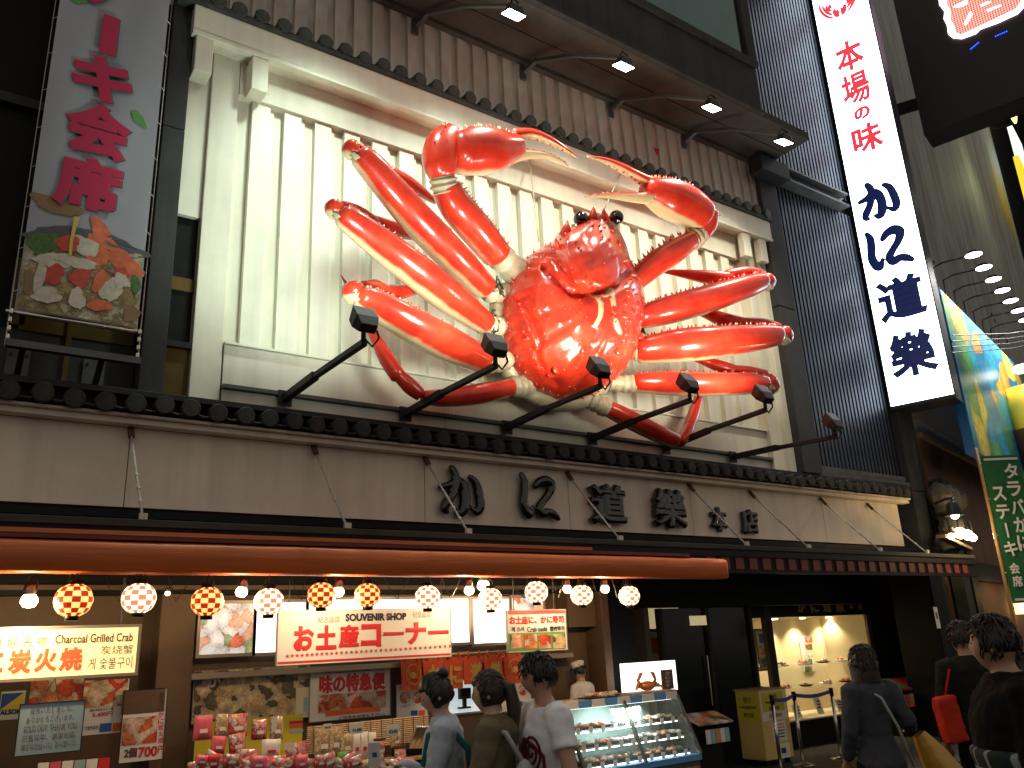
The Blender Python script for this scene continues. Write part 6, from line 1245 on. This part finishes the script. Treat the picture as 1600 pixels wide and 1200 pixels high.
def person(label, px, py, depth, face, spec):
    hc = at(px,py,spec['Y']) if 'Y' in spec else dep(px,py,depth); H = spec.get('h') or hc.z/.925; f = Vector((face[0],face[1],0)).normalized(); rz = math.atan2(f.x,-f.y)
    root = Vector((hc.x,hc.y,0)); T = thing('person',label,'person',root,None,rz); M = WM[T.name]
    hd = .135*H; tilt = spec.get('nod',0); turn = spec.get('turn',0); bend = spec.get('bend',0)
    sh = spec.get('build',1.0); hips=.51*H
    def B_(p): # lean of the upper body about the hips
        p=Vector(p); 
        if p.z>hips: a=bend*min(1,(p.z-hips)/(.1*H)); p=Matrix.Rotation(a,3,'X')@(p-Vector((0,0,hips)))+Vector((0,0,hips))
        return p
    def torso(q,k,z0,z1,flare=0):
        R=[(.47,.088,.066,0,0),(.51,.098,.074,0,.006),(.56,.090,.066,0,0),(.62,.080,.060,0,-.004),(.68,.088,.066,0,-.006),(.75,.096,.068,0,0),(.80,.098,.060,0,.008),(.832,.072,.046,0,.010),(.856,.036,.036,0,.008)]
        rr=[]
        for z,rx,ry,cx,cy in R:
            if z0-1e-6<=z<=z1+1e-6: e=flare*max(0,(.62-z)/.15); rr.append((z*H,(rx*sh*k+e)*H,(ry*sh*k+e)*H,cx*H,cy*H))
        b=len(q.v); loft(q,rr); q.v[b:]=[tuple(B_(v)) for v in q.v[b:]]
    arms=[]
    for s,key in ((-1,'armR'),(1,'armL')):
        e,w=spec.get(key,((.145,0,.63),(.15,-.03,.49))); S=B_((s*.106*H*sh,.008*H,.812*H)); E=B_((s*e[0]*H,e[1]*H,e[2]*H)); Wp=B_((s*w[0]*H,w[1]*H,w[2]*H)); arms.append((s,S,E,Wp))
    legs=[]
    for s,key in ((-1,'legR'),(1,'legL')):
        kx,ky=spec.get(key,(.0,.0)); legs.append((s,Vector((s*.052*H,.0,.50*H)),Vector((s*.055*H,-.02*H+kx*H,.275*H)),Vector((s*.055*H,.012*H+ky*H,.045*H))))
    # --- one body: torso, limbs, hands with fingers, neck and head fused
    q=MB(); torso(q,.94,.47,.86)
    nb=B_((0,.008*H,.83*H)); hp=B_((0,-.012*H,.925*H)); q.tube([nb,nb.lerp(hp,.55),hp],[.033*H,.030*H,.033*H],12)
    Rh=Matrix.Rotation(turn,3,'Z')@Matrix.Rotation(tilt+bend,3,'X'); n1,n2=26,34; vs=[hp+Rh@headpt(PI*i/n1,2*PI*k/n2,hd) for i in range(n1+1) for k in range(n2)]
    q.add(vs,[(i*n2+k,(i+1)*n2+k,(i+1)*n2+(k+1)%n2,i*n2+(k+1)%n2) for i in range(n1) for k in range(n2)])
    for s in (-1,1): q.sph(hp+Rh@Vector((s*.325*hd,.04*hd,-.07*hd)),(.03*hd,.075*hd,.12*hd),10,8,Rh)
    for s,S,E,Wp in arms:
        q.tube([S,S.lerp(E,.5),E,E.lerp(Wp,.35),Wp],[.034*H,.029*H,.025*H,.025*H,.016*H],12)
        d=(Wp-E).normalized(); side=Vector((1,0,0)); side=(side-d*side.dot(d)).normalized(); up=d.cross(side)
        hc_=Wp+d*.030*H; Mh=Matrix((side,up,d)).transposed(); q.sph(hc_,(.024*H,.012*H,.034*H),10,8,Mh)
        curl=spec.get('curl',.7)
        for k in range(4):
            b0=Wp+d*.055*H+side*(-.018+.012*k)*H; L=.040*H*(.85,1,.95,.75)[k]; a1=curl*.6; a2=curl*1.3; bd=up*-s if False else up
            p1=b0+(d*math.cos(a1)+bd*math.sin(a1))*L*.55; p2=p1+(d*math.cos(a2)+bd*math.sin(a2))*L*.5; q.tube([b0-d*.012*H,b0,p1,p2],[.0058*H,.0056*H,.0052*H,.0042*H],8)
        tb=Wp+d*.018*H-side*s*.016*H; q.tube([tb,tb+(-side*s*.8+d*.6).normalized()*.022*H,tb+(-side*s*.45+d+up*.3).normalized()*.044*H],[.0085*H,.007*H,.005*H],8)
    for s,A0,K,An in legs:
        q.tube([A0,A0.lerp(K,.5),K,K.lerp(An,.3),An],[.050*H,.044*H,.031*H,.032*H,.020*H],12); q.sph(An+Vector((0,-.035*H,-.02*H)),(.026*H,.07*H,.022*H),12,8)
    z=fuse(q,.0105,3); z.v=[tuple(M@Vector(v)) for v in z.v]; z.build('body',spec.get('skin','skin'),T,True)
    def put(q,name,mt,par=T,vox=.013,sm=6): z=fuse(q,vox,sm,.020); z.v=[tuple(M@Vector(v)) for v in z.v]; return z.build(name,mt,par,True)
    def raw(q,name,mt,par=T,smooth=True,bevel=0): q.v=[tuple(M@Vector(v)) for v in q.v]; return q.build(name,mt,par,smooth,bevel)
    # --- clothes
    if spec.get('pants'):
        q=MB(); torso(q,1.04,.47,.56)
        for s,A0,K,An in legs: q.tube([A0+Vector((0,0,.02*H)),A0.lerp(K,.5),K,An+Vector((0,0,.015*H))],[.056*H,.052*H,.042*H,.036*H],14)
        put(q,'trousers',spec['pants'])
    for s,A0,K,An in legs: q=MB(); q.sph(An+Vector((0,-.035*H,-.018*H)),(.030*H,.076*H,.026*H),12,8); raw(q,'shoe','shoe')
    q=MB(); torso(q,spec.get('loose',1.12),spec.get('hem',.51),spec.get('neck',.858),spec.get('flare',0)); sl=spec.get('sleeve',1.0)
    for s,S,E,Wp in arms:
        S2=S+Vector((-s*.02*H,0,0))
        if sl<1: q.tube([S2,S,S.lerp(E,sl)],[.044*H,.045*H,.042*H],14)
        else: q.tube([S2,S,S.lerp(E,.5),E,E.lerp(Wp,.5),E.lerp(Wp,.93)],[.044*H,.045*H,.040*H,.036*H,.032*H,.026*H],14)
    if spec.get('hood'): 
        c=B_((0,.055*H,.80*H)); q.sph(c,(.070*H,.040*H,.050*H),14,10)
    if spec.get('collar'): c=B_((0,.006*H,.832*H)); q.tube([c+Vector((0,0,-.02*H)),c+Vector((0,-.004*H,.02*H))],[.052*H,.046*H],16)
    top=put(q,spec.get('topname','shirt'),spec['top'])
    # --- hair: cap of the head shape, pushed in over the face
    q=MB(); vs=[]; hl=spec.get('hairline',.42); lg=spec.get('hair','short'); rnd=random.Random(px)
    for i in range(n1+1):
        for k in range(n2):
            th,ph=PI*i/n1,2*PI*k/n2; z_=math.cos(th); y_=math.sin(th)*math.sin(ph); x_=math.sin(th)*math.cos(ph)
            front=max(0,-y_); low={'short':-.30,'bob':-1.2,'up':-.62,'pony':-.62}[lg]
            bound=low+(hl-low)*sst(front,.25 if lg!='bob' else .45,.62); a=sst(z_,bound-.10,bound+.06)
            p=headpt(th,ph,hd,False); g=1.02+.10*a if a>.02 else .86
            g=.86+(1.11-.86)*a+.02*a*math.sin(ph*17+rnd.random())
            if lg=='bob' and z_<0: p=Vector((math.cos(ph)*.40*hd*(1.0),math.sin(ph)*.43*hd,z_*.56*hd)); g=g if a>.5 else .84
            vs.append(hp+Rh@(p*g))
    q.add(vs,[(i*n2+k,(i+1)*n2+k,(i+1)*n2+(k+1)%n2,i*n2+(k+1)%n2) for i in range(n1) for k in range(n2)])
    if lg=='up': q.sph(hp+Rh@Vector((0,.40*hd,.42*hd)),(.17*hd,.17*hd,.16*hd),14,10)
    if lg=='pony': q.tube([hp+Rh@Vector((0,.36*hd,.16*hd)),hp+Rh@Vector((0,.58*hd,.05*hd)),hp+Rh@Vector((.02*hd,.62*hd,-.5*hd)),hp+Rh@Vector((.0,.5*hd,-1.05*hd)),hp+Rh@Vector((0,.45*hd,-1.4*hd))],[.12*hd,.17*hd,.19*hd,.14*hd,.03*hd],12)
    for _ in range(420):
        i=rnd.randint(1,n1-2); k=rnd.randint(0,n2-1); p=vs[i*n2+k]; c0=(p-hp)
        base=headpt(PI*i/n1,2*PI*k/n2,hd,False).length
        if c0.length<base*1.03 and lg!='bob': continue
        if lg=='bob' and c0.length<base*.95: continue
        o_=c0.normalized(); dn_=Vector((rnd.uniform(-.5,.5),rnd.uniform(-.5,.5),-1)); 
        if lg in ('up','pony'): dn_=(Rh@Vector((0,.5*hd,.3*hd)))-c0
        tg=(dn_-o_*dn_.dot(o_)); 
        if tg.length<1e-4: continue
        tg.normalize(); L=hd*rnd.uniform(.12,.26); lift=.012*hd if lg in ('up','pony') else .03*hd
        q.tube([p-o_*.02*hd,p+tg*L*.5+o_*lift,p+tg*L-o_*.015*hd],[.022*hd,.020*hd,.004*hd],5,False)
    raw(q,'hair',spec.get('haircol','hair_black'))
    if abs(turn)<3 and not spec.get('back'):
        for s in (-1,1): q=MB(); q.sph(hp+Rh@Vector((s*.13*hd,-.365*hd,.03*hd)),(.035*hd,.02*hd,.018*hd),8,6); raw(q,'eye','eye_black')
    return dict(T=T,M=M,H=H,hp=hp,Rh=Rh,hd=hd,B=B_,arms=arms,raw=raw,put=put,top=top,torso=torso)
LEFT=(-.82,.57)
# customer with a hair bun looking at a phone
P=person('woman with a hair bun in a pale blue shirt looking at her phone',697,1084,4.9,(-.86,.50),dict(top='cloth_pale_blue',pants='cloth_denim',hair='up',nod=.35,armR=((.135,-.06,.645),(.06,-.17,.70)),armL=((.135,-.05,.645),(.05,-.17,.69)),sleeve=1.0,bend=.06,collar=True,skin='skin_pale',hairline=.45,loose=1.14))
w_=P['M']@P['arms'][1][3]; ph_=Vector((w_.x-.10,w_.y+.07,w_.z+.10)); t=thing('phone','white phone held by the woman with the hair bun','phone',ph_); q=MB(); q.obox(ph_,Matrix.Rotation(-.6,3,'Z')@Matrix.Rotation(.25,3,'X'),.034,.005,.07); q.build('phone_body','white_board',t,bevel=.006); q=MB(); q.obox(ph_+Vector((0,-.007,0)),Matrix.Rotation(-.6,3,'Z')@Matrix.Rotation(.25,3,'X'),.012,.004,.012); q.build('round_sticker','ink_blue',t)
q=MB(); H=P['H']; q.tube([P['B']((.06*H,-.075*H,.70*H)),P['B']((.085*H,-.05*H,.80*H)),P['B']((.088*H,.03*H,.815*H)),P['B']((.08*H,.085*H,.74*H)),P['B']((.07*H,.09*H,.64*H))],.012*H,8,flat=.4); P['raw'](q,'shoulder_strap','strap_teal')
# customer with a ponytail
P=person('woman with a long ponytail in an olive hooded top at the souvenir stall',768,1082,4.75,(-.72,.69),dict(top='cloth_olive',pants='cloth_denim',hair='pony',haircol='hair_brown',nod=.12,hood=True,armR=((.14,-.05,.64),(.07,-.16,.66)),armL=((.145,-.04,.64),(.07,-.16,.63)),skin='skin_pale',loose=1.2,topname='hooded_top'))
H=P['H']; q=MB(); b0=len(q.v); q.sph((.10*H,.12*H,.60*H),(.055*H,.045*H,.12*H),14,10); q.tube([(.10*H,.12*H,.70*H),(.10*H,.06*H,.80*H),(.09*H,-.03*H,.815*H),(.10*H,-.02*H,.68*H)],.010*H,8); t=thing('shoulder_bag','pale grey shoulder bag of the ponytailed woman','bag',(P['M']@Vector((.1*H,.12*H,.5*H)))); q.v=[tuple(P['M']@Vector(v)) for v in q.v]; q.build('bag_body','bag_grey',t,True)
# man in a white T-shirt with red spiral print
P=person('man in a white T-shirt with a dark red spiral arrow print',846,1056,4.75,(-.97,.20),dict(build=.86,top='cloth_white',pants='cloth_black',hair='short',turn=-.25,nod=.2,armL=((.155,.01,.64),(.16,-.03,.49)),armR=((.15,-.02,.64),(.13,-.08,.50)),sleeve=.62,loose=1.14,hem=.47,topname='t_shirt',neck=.84,hairline=.35))
H=P['H']; q=MB(); c=Vector((.035*H,-.094*H,.675*H)); pts=[]
def chest(x,z): return Vector((x*H,-(.0815*P['H']/H*1.0)*H*math.sqrt(max(.05,1-(x/.125)**2))-.004*H,z*H))
for k in range(40):
    a=-k*.42; r=.006+.0011*k; pts.append(chest(.055+math.cos(a)*r*.9,.70+math.sin(a)*r*1.3))
q.tube(pts,.0045*H,6); q.tube([pts[-1],chest(.098,.69),chest(.10,.64),chest(.096,.585)],.006*H,6); q.tube([chest(.078,.605),chest(.096,.58),chest(.108,.605)],.006*H,6); P['raw'](q,'spiral_print','cloth_dkred',P['top'])
# chef behind the display case
P=person('chef in a white coat and flat white cap behind the display case',907,1050,8.35,(-.35,.94),dict(top='cloth_chef',pants='cloth_khaki',hair='short',nod=.25,back=True,loose=1.2,hem=.47,topname='chef_coat',Y=.12))
q=MB(); hp,Rh,hd=P['hp'],P['Rh'],P['hd']; q.lathe([(.0,.62*hd),(.30*hd,.60*hd),(.41*hd,.54*hd),(.40*hd,.28*hd),(.385*hd,.24*hd)],hp,24,Rh); P['raw'](q,'flat_cap','cloth_chef')
H=P['H']; q=MB(); q.obox((.0,.088*H,.72*H),Matrix.Identity(3),.05*H,.004*H,.035*H); P['raw'](q,'back_patch','sky_blue_board',P['top'],False)
# woman seen from behind on the right
P=person('woman with a black bob seen from behind in a grey-blue top with yellow bag',1351,1035,6.1,(.45,.89),dict(top='cloth_grey_blue',pants='cloth_black',hair='bob',back=True,armL=((.125,.0,.64),(.125,-.06,.52)),armR=((.135,.04,.67),(.185,-.03,.64)),loose=1.06,build=.86,hem=.47,flare=.02,topname='long_top'))
H=P['H']; q=MB(); q.tube([P['B']((.04*H,-.02*H,.835*H)),P['B']((.0,.085*H,.78*H)),P['B']((-.05*H,.095*H,.66*H)),P['B']((-.10*H,.08*H,.50*H))],.006*H,6); P['raw'](q,'shoulder_strap','bag_grey')
Wp=P['arms'][0][3]; c=Wp+Vector((-.04*H,-.01*H,-.03*H)); q=MB(); vs=[]; 
for i,(tt,w) in enumerate(((0,.03),(.12,.05),(.3,.075),(.6,.10),(1,.11))): 
    p=c+Vector((-.17*H*tt,.0,-.33*H*tt)); vs+= [p+Vector((-w*H*.7,-.015*H,w*H*.5)),p+Vector((w*H*.7,-.02*H,-w*H*.3)),p+Vector((w*H*.7,.02*H,-w*H*.3)),p+Vector((-w*H*.7,.015*H,w*H*.5))]
q.grid(vs,5,4,close=True); t=thing('yellow_bag','yellow plastic bag carried by the woman with the bob','bag',P['M']@c); q.v=[tuple(P['M']@Vector(v)) for v in q.v]; mat('yellow_plastic',(.50,.26,.02),.3,bump=.5,bscale=9,coat=.3); q.build('bag_body','yellow_plastic',t,True)
# passer-by with a red bag, further off
P=person('passer-by in a dark olive top with a red bag on the shoulder',1504,998,6.6,(.55,.83),dict(top='cloth_dark_olive',pants='cloth_black',hair='short',back=True,loose=1.25,collar=True,topname='jacket'))
H=P['H']; c=Vector((.15*H,.04*H,.60*H)); q=MB(); q.obox(c,Matrix.Rotation(.12,3,'Y'),.045*H,.035*H,.095*H); t=thing('red_bag','bright red soft bag hanging on the passer-by','bag',P['M']@c); P['put'](q,'bag_body','bag_red',t,.008*H,16); q=MB(); q.tube([c+Vector((0,0,.09*H)),Vector((.115*H,.05*H,.80*H)),Vector((.09*H,-.03*H,.83*H))],.005*H,6); P['raw'](q,'bag_strap','bag_red',t)
# near dark-clad man at the right edge
P=person('man in black at the right edge with a plaid shirt tied round his waist',1560,1006,3.9,(-.55,.75),dict(top='cloth_black',pants='cloth_dkred',hair='short',turn=-.45,loose=1.3,build=1.18,collar=True,topname='jacket'))
q=MB(); P['torso'](q,1.48,.51,.68,.015); P['raw'](fuse(q,.02,4),'plaid_shirt','cloth_plaid')
P=person('passer-by in dark red behind the man in black at the edge',1606,1050,5.2,(.6,.8),dict(top='cloth_dkred',pants='cloth_black',hair='short',back=True,loose=1.2))
